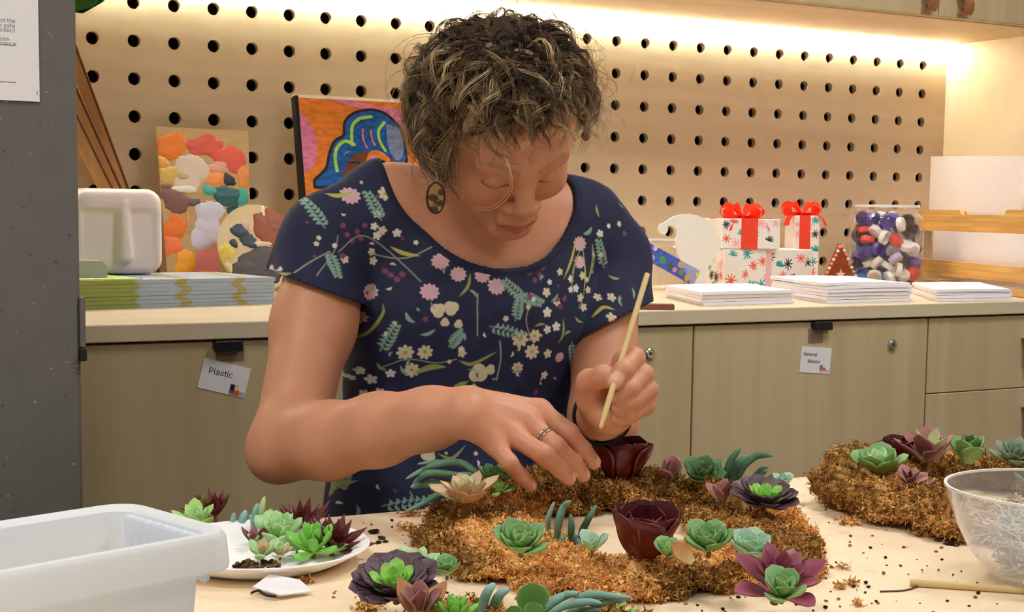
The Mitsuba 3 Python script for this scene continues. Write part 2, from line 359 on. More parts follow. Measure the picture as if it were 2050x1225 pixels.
# ------------------------------------------------------------------ signed distance modelling for the person
class Node:
    def __init__(s, fn, c, r): s.fn, s.c, s.r = fn, np.asarray(c, float), float(r)
def cone(a, b, ra, rb=None):
    """round cone from a to b"""
    a, b = np.asarray(a, float), np.asarray(b, float); rb = ra if rb is None else rb
    ba = b-a; l2 = ba@ba; rr = ra-rb
    def fn(p):
        pa = p-a; t = np.clip((pa@ba)/l2, 0, 1)
        return np.linalg.norm(pa-t[:, None]*ba, axis=1)-(ra-rr*t)
    return Node(fn, (a+b)/2, np.sqrt(l2)/2+max(ra, rb))
def ell(c, rad, R=None):
    c, rad = np.asarray(c, float), np.asarray(rad, float)
    def fn(p):
        q = p-c
        if R is not None: q = q@R
        k0 = np.linalg.norm(q/rad, axis=1); k1 = np.linalg.norm(q/rad**2, axis=1)
        return k0*(k0-1)/np.maximum(k1, 1e-9)
    return Node(fn, c, rad.max())
def smin(a, b, k):
    h = np.maximum(k-np.abs(a-b), 0)/k
    return np.minimum(a, b)-h*h*k*.25
class Field:
    """ops in order: (op, k, node); op 'u' smooth union, 's' smooth subtraction; node may be a Field"""
    def __init__(s): s.ops = []
    def u(s, node, k=.01): s.ops.append(('u', k, node)); return s
    def s(s, node, k=.01): s.ops.append(('s', k, node)); return s
    def bound(s):
        us = [(n if isinstance(n, Node) else n.bound()) for o, k, n in s.ops if o == 'u']
        c = np.mean([n.c for n in us], 0)
        return Node(None, c, max(np.linalg.norm(n.c-c)+n.r for n in us)+.01)
    def at(s, p, c=None, R=None):
        """c, R: centre and radius of the block the points lie in, to skip far nodes"""
        d = np.full(len(p), 1e3)
        for o, k, n in s.ops:
            b = n if isinstance(n, Node) else n.__dict__.setdefault('_b', n.bound())
            if c is not None and np.linalg.norm(c-b.c)-b.r-R > .02+k: continue
            e = n.fn(p) if isinstance(n, Node) else n.at(p, c, R)
            d = (smin(d, e, k) if o == 'u' else -smin(-d, e, k))
        return d
def surface(fn, lo, hi, h, B=12):
    """sparse naive surface nets of fn(points, centre, radius) < 0; returns a trimesh"""
    lo, hi = np.asarray(lo, float), np.asarray(hi, float)
    nb = np.ceil((hi-lo)/(h*B)).astype(int); N = nb*B+1
    g = np.stack(np.meshgrid(*[np.arange(n) for n in nb], indexing='ij'), -1).reshape(-1, 3)
    cen = lo+(g+.5)*B*h; rad = B*h*np.sqrt(3)/2
    d0 = np.concatenate([fn(cen[i:i+4096], None, None) for i in range(0, len(cen), 4096)])
    F = np.empty(tuple(N), np.float32)
    s0 = np.where(d0 < 0, -1, 1).reshape(tuple(nb))
    big = s0
    for ax in range(3): big = np.repeat(big, B, ax)
    F[:-1, :-1, :-1] = big; F[-1] = 1; F[:, -1] = 1; F[:, :, -1] = 1
    o = np.stack(np.meshgrid(*[np.arange(B+1)]*3, indexing='ij'), -1).reshape(-1, 3)
    for bi in np.nonzero(np.abs(d0) < rad*1.25+.006)[0]:
        b = g[bi]; p = lo+(b*B+o)*h
        F[b[0]*B:b[0]*B+B+1, b[1]*B:b[1]*B+B+1, b[2]*B:b[2]*B+B+1] = fn(p, cen[bi], rad).reshape(B+1, B+1, B+1)
    neg = F < 0
    m = np.zeros(tuple(N-1), bool); a0 = neg[:-1, :-1, :-1]
    cs = [neg[i:N[0]-1+i, j:N[1]-1+j, k:N[2]-1+k] for i in (0, 1) for j in (0, 1) for k in (0, 1)]
    alla, anya = cs[0].copy(), cs[0].copy()
    for q in cs[1:]: alla &= q; anya |= q
    m = anya & ~alla
    cells = np.argwhere(m); idx = np.full(tuple(N-1), -1, np.int32); idx[m] = np.arange(len(cells))
    acc = np.zeros((len(cells), 3)); cnt = np.zeros(len(cells))
    C = [(i, j, k) for i in (0, 1) for j in (0, 1) for k in (0, 1)]
    val = {c: F[cells[:, 0]+c[0], cells[:, 1]+c[1], cells[:, 2]+c[2]].astype(float) for c in C}
    for a in C:
        for ax in range(3):
            if a[ax]: continue
            b = list(a); b[ax] = 1; b = tuple(b); va, vb = val[a], val[b]; k = (va < 0) != (vb < 0)
            t = va/np.where(k, va-vb, 1); q = np.array(a, float)[None].repeat(len(cells), 0); q[:, ax] += t
            acc[k] += q[k]; cnt[k] += 1
    v = lo+(cells+acc/cnt[:, None])*h
    fs = []
    for ax in range(3):
        e1, e2 = [(1, 2), (2, 0), (0, 1)][ax]
        sl = [slice(None)]*3; sl2 = [slice(None)]*3; sl[ax] = slice(0, -1); sl2[ax] = slice(1, None)
        A, Bn = neg[tuple(sl)], neg[tuple(sl2)]; k = np.argwhere(A != Bn)
        k = k[(k[:, e1] > 0) & (k[:, e2] > 0) & (k[:, e1] < N[e1]-1) & (k[:, e2] < N[e2]-1)]
        flip = A[tuple(k.T)]
        def c(d1, d2):
            q = k.copy(); q[:, e1] += d1; q[:, e2] += d2; return idx[tuple(q.T)]
        q = np.stack([c(-1, -1), c(0, -1), c(0, 0), c(-1, 0)], 1); q[~flip] = q[~flip][:, ::-1]
        fs.append(q)
    q = np.vstack(fs); q = q[(q >= 0).all(1)]
    return trimesh.Trimesh(v, np.vstack([q[:, [0, 1, 2]], q[:, [0, 2, 3]]]), process=False)
def taubin(m, n=6):
    trimesh.smoothing.filter_taubin(m, .5, .53, n); return m
# ------------------------------------------------------------------ the woman: one continuous body, clothes and hair as her children
J = lambda u, v, d: at(u, v, d=d)
from scipy.spatial.transform import Rotation as _Ro
HS = 1.0
HR_ = _Ro.from_rotvec([.8045, -.1947, -.1237]).as_matrix()
HO = EYE + (V(.8181, 1.5224, 1.1767)-EYE)*(1.624/1.66)
def hl(x, y, z): return HO + HR_ @ (V(x, y, z)*HS)          # head frame: x her left, y back, z up
# ---- head
hd = Field()
hd.u(ell((0, .010, .038), (.079, .089, .077)))
hd.u(ell((0, -.028, -.008), (.0695, .058, .086)), .03)
hd.u(cone((-.044, -.010, -.058), (-.014, -.068, -.103), .020, .016), .03)
hd.u(cone((.044, -.010, -.058), (.014, -.068, -.103), .020, .016), .03)
hd.u(ell((0, -.074, -.102), (.019, .016, .014)), .02)
for s in (-1, 1):
    hd.u(ell((s*.040, -.058, -.034), (.023, .022, .024)), .022)
    hd.u(cone((s*.012, -.086, .021), (s*.047, -.070, .021), .0085, .0075), .014)
    hd.s(ell((s*.032, -.103, .001), (.020, .020, .0125)), .012)
    hd.u(ell((s*.0315, -.0745, .0005), (.0135, .0125, .0118)), .0035)
hd.u(ell((0, -.090, -.068), (.026, .013, .020)), .016)
hd.u(cone((0, -.083, .018), (0, -.1075, -.028), .0095, .0118), .017)
hd.u(ell((0, -.1085, -.0325), (.0130, .0105, .0098)), .009)
for s in (-1, 1):
    hd.u(ell((s*.0155, -.0975, -.0370), (.0078, .0092, .0074)), .008)
    hd.s(ell((s*.0078, -.1025, -.0452), (.0038, .0046, .0034)), .003)
hd.u(cone((-.021, -.0895, -.0705), (-.004, -.1025, -.0665), .0032, .0050), .005)
hd.u(cone((.021, -.0895, -.0705), (.004, -.1025, -.0665), .0032, .0050), .005)
hd.u(cone((-.018, -.0905, -.0770), (0, -.1005, -.0795), .0036, .0058), .004)
hd.u(cone((.018, -.0905, -.0770), (0, -.1005, -.0795), .0036, .0058), .004)
for a, b in (((-.027, -.087, -.0705), (-.010, -.104, -.0728)), ((-.010, -.104, -.0728), (.010, -.104, -.0728)), ((.010, -.104, -.0728), (.027, -.087, -.0705))):
    hd.s(cone(a, b, .0016), .0025)
for s in (-1, 1):      # ears
    hd.u(ell((s*.078, .012, -.004), (.010, .016, .030)), .008)
    hd.u(ell((s*.078, .004, -.032), (.007, .008, .010)), .006)
def face_space(p):
    """world points in the head's frame; this face is short below the eyes and its nose low"""
    q = (p-HO)@HR_/HS; q = q.copy(); q[:, 2] = np.where((q[:, 2] < 0) & (q[:, 1] < .03), q[:, 2]/.83, q[:, 2]); q[:, 1] = np.where(q[:, 1] < -.087, -.087+(q[:, 1]+.087)/.80, q[:, 1]); return q
def _head(p):
    q = face_space(p)
    return hd.at(q)*HS
head_node = Node(_head, HO+HR_@V(0, -.01, -.01), .155)
# ---- joints
SR, SL = J(664, 488, 1.76), J(1208, 522, 1.90)
TR_, TL = J(775, 416, 1.775), J(1160, 452, 1.87)
MIDS = (SR+SL)/2
BX = unit((SL-SR)*V(1, 1, 0)); BYv = V(-BX[1], BX[0], 0); BZ = V(0, 0, 1)
BR = np.stack([BX, BYv, BZ], 1)
EL, ER = J(1208, 838, 1.77), J(577, 884, 1.62)
WR, WL = J(930, 823, 1.485), J(1206, 832, 1.575)
NB = J(975, 430, 1.80); NT = hl(0, .022, -.050)
body = Field()
body.u(ell(J(965, 560, 1.835), (.152, .098, .15), BR))
body.u(cone(TR_, TL, .046), .05)
body.u(cone(SR, TR_, .050, .044), .04); body.u(cone(SL, TL, .050, .044), .04)
body.u(cone(NB, NT, .056, .052), .03)
body.u(cone(J(905, 520, 1.755), J(800, 455, 1.745), .008, .006), .02)     # collar bones
body.u(cone(J(1010, 522, 1.765), J(1130, 470, 1.80), .008, .006), .02)
body.u(head_node, .006)
arm = Field()
arm.u(cone(SR, J(628, 650, 1.72), .050, .0455)); arm.u(cone(J(628, 650, 1.72), ER, .0455, .039), .03)
arm.u(cone(ER, J(655, 882, 1.585), .0385, .0375), .02); arm.u(cone(J(655, 882, 1.585), J(760, 860, 1.545), .0375, .034), .03)
arm.u(cone(J(760, 860, 1.545), J(860, 838, 1.51), .034, .0275), .03); arm.u(cone(J(860, 838, 1.51), WR, .0275, .0235), .03)
arm.u(ell(J(545, 915, 1.615), (.024, .024, .024)), .025)
armL = Field()
armL.u(cone(SL, EL, .049, .038)); armL.u(cone(EL, WL, .037, .0255), .03)
body.u(arm, .03); body.u(armL, .03)
# ---- right hand, back of the hand up, four fingers spread over the moss
def chain(pts, rads, k=.004):
    f = Field()
    for a, b, ra, rb in zip(pts[:-1], pts[1:], rads[:-1], rads[1:]): f.u(cone(a, b, ra, rb), k)
    return f
handR = Field()
_mcp = [J(1080, 822, 1.515), J(1056, 845, 1.500), J(1024, 871, 1.488), J(990, 889, 1.478)]
_wb = [J(945, 808, 1.500), J(943, 818, 1.490), J(938, 832, 1.482), J(934, 842, 1.476)]
for a, b, r0, r1 in zip(_wb, _mcp, (.017, .018, .018, .016), (.0115, .0118, .0115, .0105)): handR.u(cone(a, b, r0, r1), .012)
for a, b in zip(_wb, _mcp):                                # tendons
    up_ = unit(unit(EYE-b)*.55+V(0, 0, .8)); handR.u(cone(a+(b-a)*.25+up_*.0135, b+up_*.0088, .0028, .0030), .006)
handR.u(cone(J(1000, 838, 1.512), J(1050, 852, 1.518), .014, .012), .02)
_fg = [([(1080, 822, 1.515), (1139, 866, 1.503), (1168, 900, 1.512), (1189, 925, 1.528)], (.0112, .0100, .0088, .0076)),
       ([(1056, 845, 1.500), (1113, 894, 1.485), (1149, 927, 1.502), (1168, 951, 1.522)], (.0114, .0103, .0090, .0076)),
       ([(1024, 871, 1.488), (1085, 908, 1.468), (1119, 938, 1.485), (1139, 958, 1.505)], (.0110, .0100, .0087, .0074)),
       ([(990, 889, 1.478), (1019, 926, 1.464), (1044, 954, 1.478), (1062, 972, 1.492)], (.0100, .0088, .0077, .0066))]
thumb = chain([J(955, 815, 1.515), J(1040, 862, 1.548), J(1095, 900, 1.552), J(1128, 930, 1.555)], (.015, .012, .0105, .0085), .006)
FR = [chain([J(*q) for q in p], r) for p, r in _fg]
NAILS = []
for p, r in _fg:
    a, b = J(*p[2]), J(*p[3]); up = unit(unit(EYE-b)*.75+V(0, 0, .65)); ax = unit(b-a); up = unit(up-ax*(up@ax))
    NAILS.append((b+up*r[3]*.78-ax*.001, ax, up, r[3]*.80))
class Hand:
    """palm with each finger blended into it, the fingers apart from one another"""
    def __init__(s, palm, fingers, k=.008):
        s.p, s.f, s.k = palm, fingers, k
        bs_ = [palm.bound()]+[f.bound() for f in fingers]
        c = np.mean([b.c for b in bs_], 0); s._bb = Node(None, c, max(np.linalg.norm(b.c-c)+b.r for b in bs_))
    def bound(s): return s._bb
    def at(s, p, c=None, R=None):
        d0 = s.p.at(p, c, R); d = d0
        for f in s.f: d = np.minimum(d, smin(d0, f.at(p, c, R), s.k))
        return d
hR = Hand(handR, FR+[thumb])
body.u(hR, .012)
# ---- left hand, a loose fist round the stick
palmL = Field()
palmL.u(cone(WL, J(1222, 800, 1.535), .0245, .026), .01)
_mL = [J(1252, 722, 1.522), J(1268, 752, 1.528), J(1274, 786, 1.530), J(1268, 815, 1.530)]
for q in _mL: palmL.u(cone(J(1212, 818, 1.548), q, .018, .0125), .012)
palmL.u(cone(J(1195, 815, 1.53), J(1182, 768, 1.512), .019, .0145), .012)
palmL.u(ell(J(1225, 835, 1.515), (.022, .022, .018)), .012)
_fl = [([(1252, 722, 1.522), (1270, 716, 1.488), (1248, 741, 1.468), (1231, 765, 1.463)], (.0122, .0108, .0098, .0085)),
       ([(1268, 752, 1.528), (1287, 750, 1.488), (1261, 778, 1.470), (1238, 796, 1.470)], (.0122, .0110, .0098, .0085)),
       ([(1274, 786, 1.530), (1297, 780, 1.490), (1266, 803, 1.474), (1240, 817, 1.476)], (.0118, .0106, .0096, .0082)),
       ([(1268, 815, 1.530), (1292, 812, 1.492), (1264, 829, 1.480), (1240, 838, 1.484)], (.0108, .0096, .0088, .0075))]
thumbL = chain([J(1186, 800, 1.52), J(1180, 764, 1.502), J(1209, 753, 1.478), J(1229, 759, 1.474)], (.017, .0125, .0108, .009), .006)
FL = [chain([J(*q) for q in p], r) for p, r in _fl]
hL = Hand(palmL, FL+[thumbL], .006)
body.u(hL, .010)
for p, r in _fl[:1]:
    a, b = J(*p[2]), J(*p[3]); up = unit(EYE-b+V(.1, 0, .25)); ax = unit(b-a); up = unit(up-ax*(up@ax))
    NAILS.append((b+up*r[3]*.72-ax*.001, ax, up, r[3]*.80))
SKIN_CUT_Z = .86
def _skin(p, c=None, R=None):
    d = body.at(p, c, R)
    cut = np.maximum(SKIN_CUT_Z - p[:, 2], .115-np.linalg.norm((p-J(940, 700, 1.85))*V(0, 0, 0), axis=1)*0)*0-1
    return d
skin = surface(_skin, (.47, 1.15, .745), (1.13, 1.79, 1.325), .0019)
# colour: skin tone with ruddier knuckles, lips, brows, nails (the things' own colours)
v = skin.vertices; q = face_space(v)
col = np.tile(lin(203, 144, 114), (len(v), 1))
nz = meshkit.fbm(v*60, 3, 5)[:, None]; col *= .91+.13*nz+.06*meshkit.fbm(v*330, 2, 6)[:, None]
def blend(w, rgb):
    global col
    w = np.clip(w, 0, 1)[:, None]; col = col*(1-w)+np.array(lin(*rgb))*w
HM = (q[:, 1] > -.135) & (np.linalg.norm(q, axis=1) < .17)
def g3(c, s): return np.exp(-(((q-np.array(c))/np.array(s))**2).sum(1))
for s in (-1, 1):
    blend(.35*g3((s*.045, -.07, -.035), (.02, .03, .02)), (206, 126, 104))
    bx = np.clip((s*q[:, 0]-.012)/.040, 0, 1); by = .0225+.006*np.sin(bx*2.4)
    blend(.42*np.exp(-((q[:, 2]-by)/(.0042*(1-.45*bx)))**2)*(s*q[:, 0] > .010)*(s*q[:, 0] < .053)*(q[:, 1] < -.04)*HM, (126, 92, 66))
    lx = (s*q[:, 0]-.0315)/.0150; lz = -.0085+.006*lx**2
    blend(.85*np.exp(-((q[:, 2]-lz)/.0017)**2)*(np.abs(lx) < 1)*(q[:, 1] < -.05)*HM, (70, 46, 36))
lx = np.abs(q[:, 0])/.026
ztop, zbot = -.0645-.0050*lx**1.5, -.0845+.0110*lx**1.6
blend(.75*(1/(1+np.exp(-(ztop-q[:, 2])/.0008)))*(1/(1+np.exp(-(q[:, 2]-zbot)/.0008)))*(lx < 1.05)*(q[:, 1] < -.075)*HM, (176, 96, 88))
blend(.3*g3((0, -.112, -.037), (.012, .012, .01)), (206, 130, 108))
for o, ax, up, w in NAILS:
    e = v-o; a_ = e@ax; s_ = np.linalg.norm(e-(e@up)[:, None]*up-a_[:, None]*ax, axis=1)
    blend(.75*((a_/(w*1.15))**4+(s_/w)**4 < 1)*(np.abs(e@up) < .004), (236, 186, 164))
for p in _fg+_fl:
    for u_ in p[0][:2]:
        blend(.25*np.exp(-(np.linalg.norm(v-J(*u_), axis=1)/.014)**2), (206, 136, 112))
e = v-J(1117, 937, 1.468); blend(1.0*(np.linalg.norm(e, axis=1) < .0026), (70, 40, 34))     # the mole
bs('m_skin', VC, .48, .35, sheen=.15)
person = thing('person', 'woman with short curly hair in a navy floral blouse placing succulents on a moss wreath', 'person')
part(person, 'body', skin, 'm_skin', True, color=col)
# ------------------------------------------------------------------ blouse (shell with open neck, cuffs and hem), printed with flowers
tor = Field()
tor.u(ell(J(948, 640, 1.845), (.150, .102, .20), BR))
tor.u(ell(J(905, 880, 1.865), (.146, .112, .26), BR), .05)
tor.u(ell(J(890, 1090, 1.87), (.160, .125, .17), BR), .06)
tor.u(ell(J(965, 545, 1.835), (.160, .104, .14), BR), .05)
for u_, v_, d_ in ((860, 640, 1.775), (1035, 648, 1.805)): tor.u(ell(J(u_, v_, d_), (.062, .045, .058), BR), .05)
tor.u(cone(SR, TR_, .058, .0505), .04); tor.u(cone(SL, TL, .058, .0505), .04)
tor.u(cone(TR_, TL, .052), .04)
slR, slL = Field(), Field()
slR.u(cone(SR, TR_, .0585, .050)); slR.u(cone(SR, J(622, 680, 1.715), .060, .064), .02); slR.u(cone(SR+BYv*.03-BX*.004, J(600, 640, 1.775), .055, .060), .01)
slL.u(cone(SL, TL, .0585, .050)); slL.u(cone(SL, J(1224, 700, 1.83), .060, .060), .02)
def plane3(a, b, c, inside):
    n = unit(np.cross(b-a, c-a)); n = n*np.sign((inside-a)@n); return a, n       # n points to the kept side
hemR = plane3(J(556, 548, 1.68), J(712, 604, 1.70), J(600, 560, 1.85), SR)
hemL = plane3(J(1178, 668, 1.82), J(1302, 606, 1.84), J(1240, 640, 2.0), SL)
_nc = J(975, 352, 1.76); _nax = unit(BYv*-1*-1+V(0, 0, .55))
NECK_W, NECK_H = .1235, .078
def neck_d(p):
    """< 0 inside the neck opening"""
    e = p-_nc; y = e@BYv; x = e@BX; z = e[:, 2]-np.maximum(y, -.2)*.75
    r = np.sqrt((x/NECK_W)**2+(np.minimum(z, 0)/NECK_H)**2+(np.maximum(z, 0)/.2)**2)
    return (r-1)*.1
TH = .0056
def folds(p):
    s = p@BX; w = meshkit.fbm(np.stack([s*16, p[:, 1]*8, p[:, 2]*5], 1), 3, 3)-.5
    g = np.clip((1.06-p[:, 2])/.25, 0, 1)
    return .011*w*g + .004*(meshkit.fbm(p*V(30, 20, 30), 2, 8)-.5)
def cmax(a, b, k=.0035): return -smin(-a, -b, k)
def cloth(p, c=None, R=None):
    f = folds(p)
    return smin(smin(tor.at(p, c, R)+f, np.maximum(slR.at(p, c, R)+f*.6, -((p-hemR[0])@hemR[1])), .012), np.maximum(slL.at(p, c, R)+f*.6, -((p-hemL[0])@hemL[1])), .012)
def _blouse(p, c=None, R=None):
    return np.maximum(np.maximum(cloth(p, c, R), -neck_d(p)), .63-p[:, 2])
bl = surface(_blouse, (.50, 1.44, .60), (1.17, 1.87, 1.17), .0028)
# one layer of cloth: the faces that close the neck, cuffs and hem are taken out again
cen, m_n = bl.triangles_center, bl.face_normals
_cap = (neck_d(cen) > -.0012) & (np.concatenate([cloth(c_) for c_ in np.array_split(cen, 40)]) < -.0035)
for hp_, hn_ in (hemR, hemL): _cap |= (np.abs((cen-hp_)@hn_) < .0016) & (m_n@hn_ < -.8) & (np.concatenate([cloth(c_+hn_*.004) for c_ in np.array_split(cen, 40)]) < -.002)
_cap |= (cen[:, 2] < .632) & (m_n[:, 2] < -.8)
bl.update_faces(~_cap); bl.remove_unreferenced_vertices()
def fine(m, keep):
    v, f = trimesh.remesh.subdivide(m.vertices, m.faces, face_index=np.nonzero(keep)[0]); return trimesh.Trimesh(v, f, process=False)
cen, m_n = bl.triangles_center, bl.face_normals
outer = (m_n@BYv < .35) & (cen[:, 2] > .70)
bl = fine(bl, outer)
NAVY, PURPLE = V(*lin(45, 49, 76)), V(*lin(44, 28, 58))
C_ = {k: V(*lin(*c)) for k, c in dict(cream=(214, 206, 178), pink=(214, 176, 188), white=(222, 224, 220), green=(150, 160, 100), mint=(136, 170, 158), mauve=(128, 74, 100), stem=(150, 156, 150), yellow=(190, 180, 96)).items()}
from scipy.spatial import cKDTree
_AA = .0006
def near(x, y, r): return np.array([i for i in _kd.query_ball_point((x, y), r) if front[i]], int)
def paint(i, sd, colr):
    w = np.clip(.5-sd/_AA/2, 0, 1)[:, None]; bc[i] = bc[i]*(1-w)+colr*w
def flower(x, y, r, n, c, a=0., deep=.35, centre=None):
    i = near(x, y, r*1.3)
    if not len(i): return
    dx, dy = cu[i]-x, cw[i]-y; rr = np.hypot(dx, dy); th = np.arctan2(dy, dx)+a
    rim = r*(1-deep*(1-np.abs(np.cos(n*th/2))**.7)); paint(i, rr-rim, c)
    if centre is not None: paint(i, rr-r*.24, centre)
def pompom(x, y, r, c, a=0.):
    i = near(x, y, r*1.4)
    if not len(i): return
    dx, dy = cu[i]-x, cw[i]-y; rr = np.hypot(dx, dy*1.1); th = np.arctan2(dy, dx)+a
    paint(i, rr-r*(.95+.10*np.cos(11*th)), c); paint(i, np.abs(rr-r*.5)-.0003+.0012*(np.cos(9*th) < .2), c*.86)
def stroke(pts, w, c, taper=False):
    P = bez([(a, b) for a, b in pts], 8); n = len(P)
    L = np.linalg.norm(np.diff(P, axis=0), axis=1).sum(); ctr = P.mean(0); i = near(*ctr, L*.75+.01)
    if not len(i): return
    q = np.stack([cu[i], cw[i]], 1); d = np.full(len(i), 9.)
    for k in range(n-1):
        a, b = P[k], P[k+1]; ba = b-a; t = np.clip((q-a)@ba/max(ba@ba, 1e-12), 0, 1)
        s = (k+t)/(n-1); ww = w*(np.sin(np.pi*np.clip(s, .02, .98))**.8 if taper else 1)
        d = np.minimum(d, np.linalg.norm(q-a-t[:, None]*ba, axis=1)-ww)
    paint(i, d, c)
def leaf2(x, y, a, L, w, c): stroke([(x, y), (x+L*.5*math.cos(a)+w*.5*math.sin(a), y+L*.5*math.sin(a)-w*.5*math.cos(a)), (x+L*math.cos(a), y+L*math.sin(a))], w/2, c, True)
def fern(x, y, a, L, c, n=7):
    dx, dy = math.cos(a), math.sin(a); stroke([(x, y), (x+dx*L/2-dy*.003, y+dy*L/2+dx*.003), (x+dx*L, y+dy*L)], .0006, c)
    for k in range(1, n+1):
        s = k/(n+.5)*L; l = .0085*(1-.6*abs(k/n-.4))
        for sg_ in (-1, 1): leaf2(x+dx*s, y+dy*s, a+sg_*1.15, l, .0036, c)
def mm(u, v):
    q = at(u, v, d=1.752); e = q-J(975, 640, 1.75); return e@BX, e[2]
def print_cloth():
    global cu, cw, bc, front, _kd, rp
    # cloth coordinates in metres: u across the body, w up (cloth laid flat over the front)
    cu = (bl.vertices-J(975, 640, 1.75))@BX; cw = bl.vertices[:, 2]-J(975, 640, 1.75)[2]
    bc = np.tile(NAVY, (len(bl.vertices), 1)); bc *= (.92+.16*meshkit.fbm(bl.vertices*90, 3, 2))[:, None]
    front = (bl.vertices-J(975, 640, 1.845))@BYv < .035
    _thr = (SR-J(975, 640, 1.845))@BYv+.016
    front &= ~((cu < -.155) & ((bl.vertices-J(975, 640, 1.845))@BYv > _thr))
    bc[~front] = PURPLE
    _kd = cKDTree(np.stack([cu, cw], 1))
    rp = random.Random(5)
    # larger motifs of the print, in cloth coordinates (millimetres)
    for (u_, v_, r) in ((683, 392, 17), (859, 521, 16), (895, 546, 15), (946, 549, 15), (977, 571, 17), (724, 581, 17), (836, 580, 17), (1190, 490, 16), (1188, 527, 14), (713, 634, 15), (1140, 720, 11)):
        x, y = mm(u_, v_); pompom(x, y, r/1655*1.05, C_['pink'], rp.random()*6)
    for (u_, v_, r, n) in ((796, 701, 16, 8), (834, 700, 15, 8), (813, 737, 15, 8), (1035, 677, 18, 8), (1068, 672, 14, 7), (1065, 704, 16, 8), (1036, 736, 12, 7), (751, 388, 14, 7), (785, 412, 15, 7), (775, 384, 12, 7)):
        x, y = mm(u_, v_); flower(x, y, r/1655, n, C_['cream'], rp.random()*6, .4, C_['yellow']*.8)
    for (u_, v_, r) in ((733, 428, 8), (735, 470, 9), (728, 452, 8), (745, 460, 9), (775, 465, 9), (725, 502, 8), (662, 515, 9), (730, 520, 9), (1093, 585, 10), (1120, 605, 9), (1095, 625, 11), (1120, 655, 10), (1098, 660, 9), (910, 703, 9), (1105, 710, 10), (1105, 755, 9), (745, 760, 10), (760, 785, 9), (775, 745, 9), (728, 745, 8), (735, 790, 8), (935, 980, 13), (885, 1000, 7), (1175, 580, 9), (1190, 600, 10), (1200, 620, 9), (1215, 585, 8), (1160, 560, 8), (1195, 555, 9), (1250, 640, 10), (1262, 600, 9), (1235, 600, 8), (1120, 470, 8), (1130, 545, 8), (1180, 430, 10), (1245, 470, 9)):
        x, y = mm(u_, v_); flower(x, y, r/1655, 5, C_['white'] if rp.random() < .6 else C_['cream'], rp.random()*6, .5)
    for (u_, v_) in ((670, 468), (680, 480), (692, 462), (700, 475), (662, 450), (708, 450), (765, 548), (776, 556), (786, 546), (755, 540), (1052, 545), (1065, 560), (1078, 550), (1085, 535), (1120, 600), (1130, 615), (1145, 440), (1155, 450), (1170, 440), (1165, 425), (1090, 790), (1140, 600)):
        x, y = mm(u_, v_); flower(x, y, 5.5/1655*1.1, 5, C_['mauve'], rp.random()*6, .4)
    for (u_, v_, w) in ((853, 616, 15), (880, 612, 15), (868, 640, 9), (897, 644, 9), (950, 745, 20), (975, 738, 11), (852, 908, 14)):
        x, y = mm(u_, v_); flower(x, y, w/1655, 3, C_['cream'], rp.random()*6, .25)
    for (u_, v_, a, L) in ((742, 440, 2.0, 60), (625, 455, 2.0, 62), (630, 500, -1.3, 50), (752, 700, 1.2, 62), (965, 650, -.25, 75), (1020, 640, 1.4, 50), (1040, 600, 2.4, 60), (1030, 590, -.3, 50), (1262, 540, 1.9, 60), (760, 1010, .2, 90), (690, 990, 1.3, 60), (1170, 690, -1.2, 60), (880, 690, .9, 40)):
        x, y = mm(u_, v_); fern(x, y, a, L/1655, C_['mint'])
    for pts, c, w in (([(650, 500), (700, 470), (760, 500), (820, 560)], 'stem', 1.1), ([(720, 505), (790, 515), (850, 490), (880, 488)], 'stem', 1.2), ([(755, 735), (800, 715), (860, 722), (900, 715)], 'stem', 1.1), ([(936, 585), (936, 620), (940, 668)], 'stem', 1.4),
                      ([(990, 680), (996, 715), (992, 760)], 'stem', 1.5), ([(1050, 610), (1045, 640), (1060, 680)], 'stem', 1.2), ([(700, 690), (730, 665), (750, 625), (750, 605)], 'green', 2.6), ([(690, 385), (660, 392), (640, 388)], 'yellow', 4.), ([(764, 492), (790, 505), (820, 510)], 'yellow', 4.),
                      ([(896, 590), (915, 570), (920, 545)], 'green', 3.2), ([(905, 718), (935, 725), (985, 702)], 'green', 3.5), ([(1140, 560), (1165, 520), (1180, 480)], 'yellow', 3.), ([(1160, 590), (1170, 540), (1192, 500)], 'green', 2.2), ([(1200, 600), (1205, 550), (1200, 500)], 'yellow', 2.2), ([(1215, 570), (1230, 530), (1225, 490)], 'green', 4.),
                      ([(1130, 690), (1140, 670), (1138, 640)], 'green', 3.), ([(680, 1010), (690, 980), (720, 965)], 'green', 5.), ([(560, 540), (590, 520), (630, 500)], 'stem', 1.2), ([(600, 545), (640, 500), (650, 470)], 'stem', 1.), ([(870, 905), (900, 915), (930, 890)], 'green', 3.), ([(1215, 640), (1240, 620), (1262, 625)], 'yellow', 3.)):
        stroke([mm(*p) for p in pts], w/1655, C_[c], w > 2)
    for (u_, v_, a, L, w) in ((880, 730, 3.4, 60, 12), (930, 760, 3.9, 50, 12), (640, 600, .2, 22, 9), (1200, 470, .6, 26, 9), (1150, 465, 2., 24, 8), (820, 665, .4, 30, 7), (790, 620, -.9, 26, 8)):
        x, y = mm(u_, v_); leaf2(x, y, a, L/1655, w/1655, C_['green'] if w > 9 else C_['mint'])
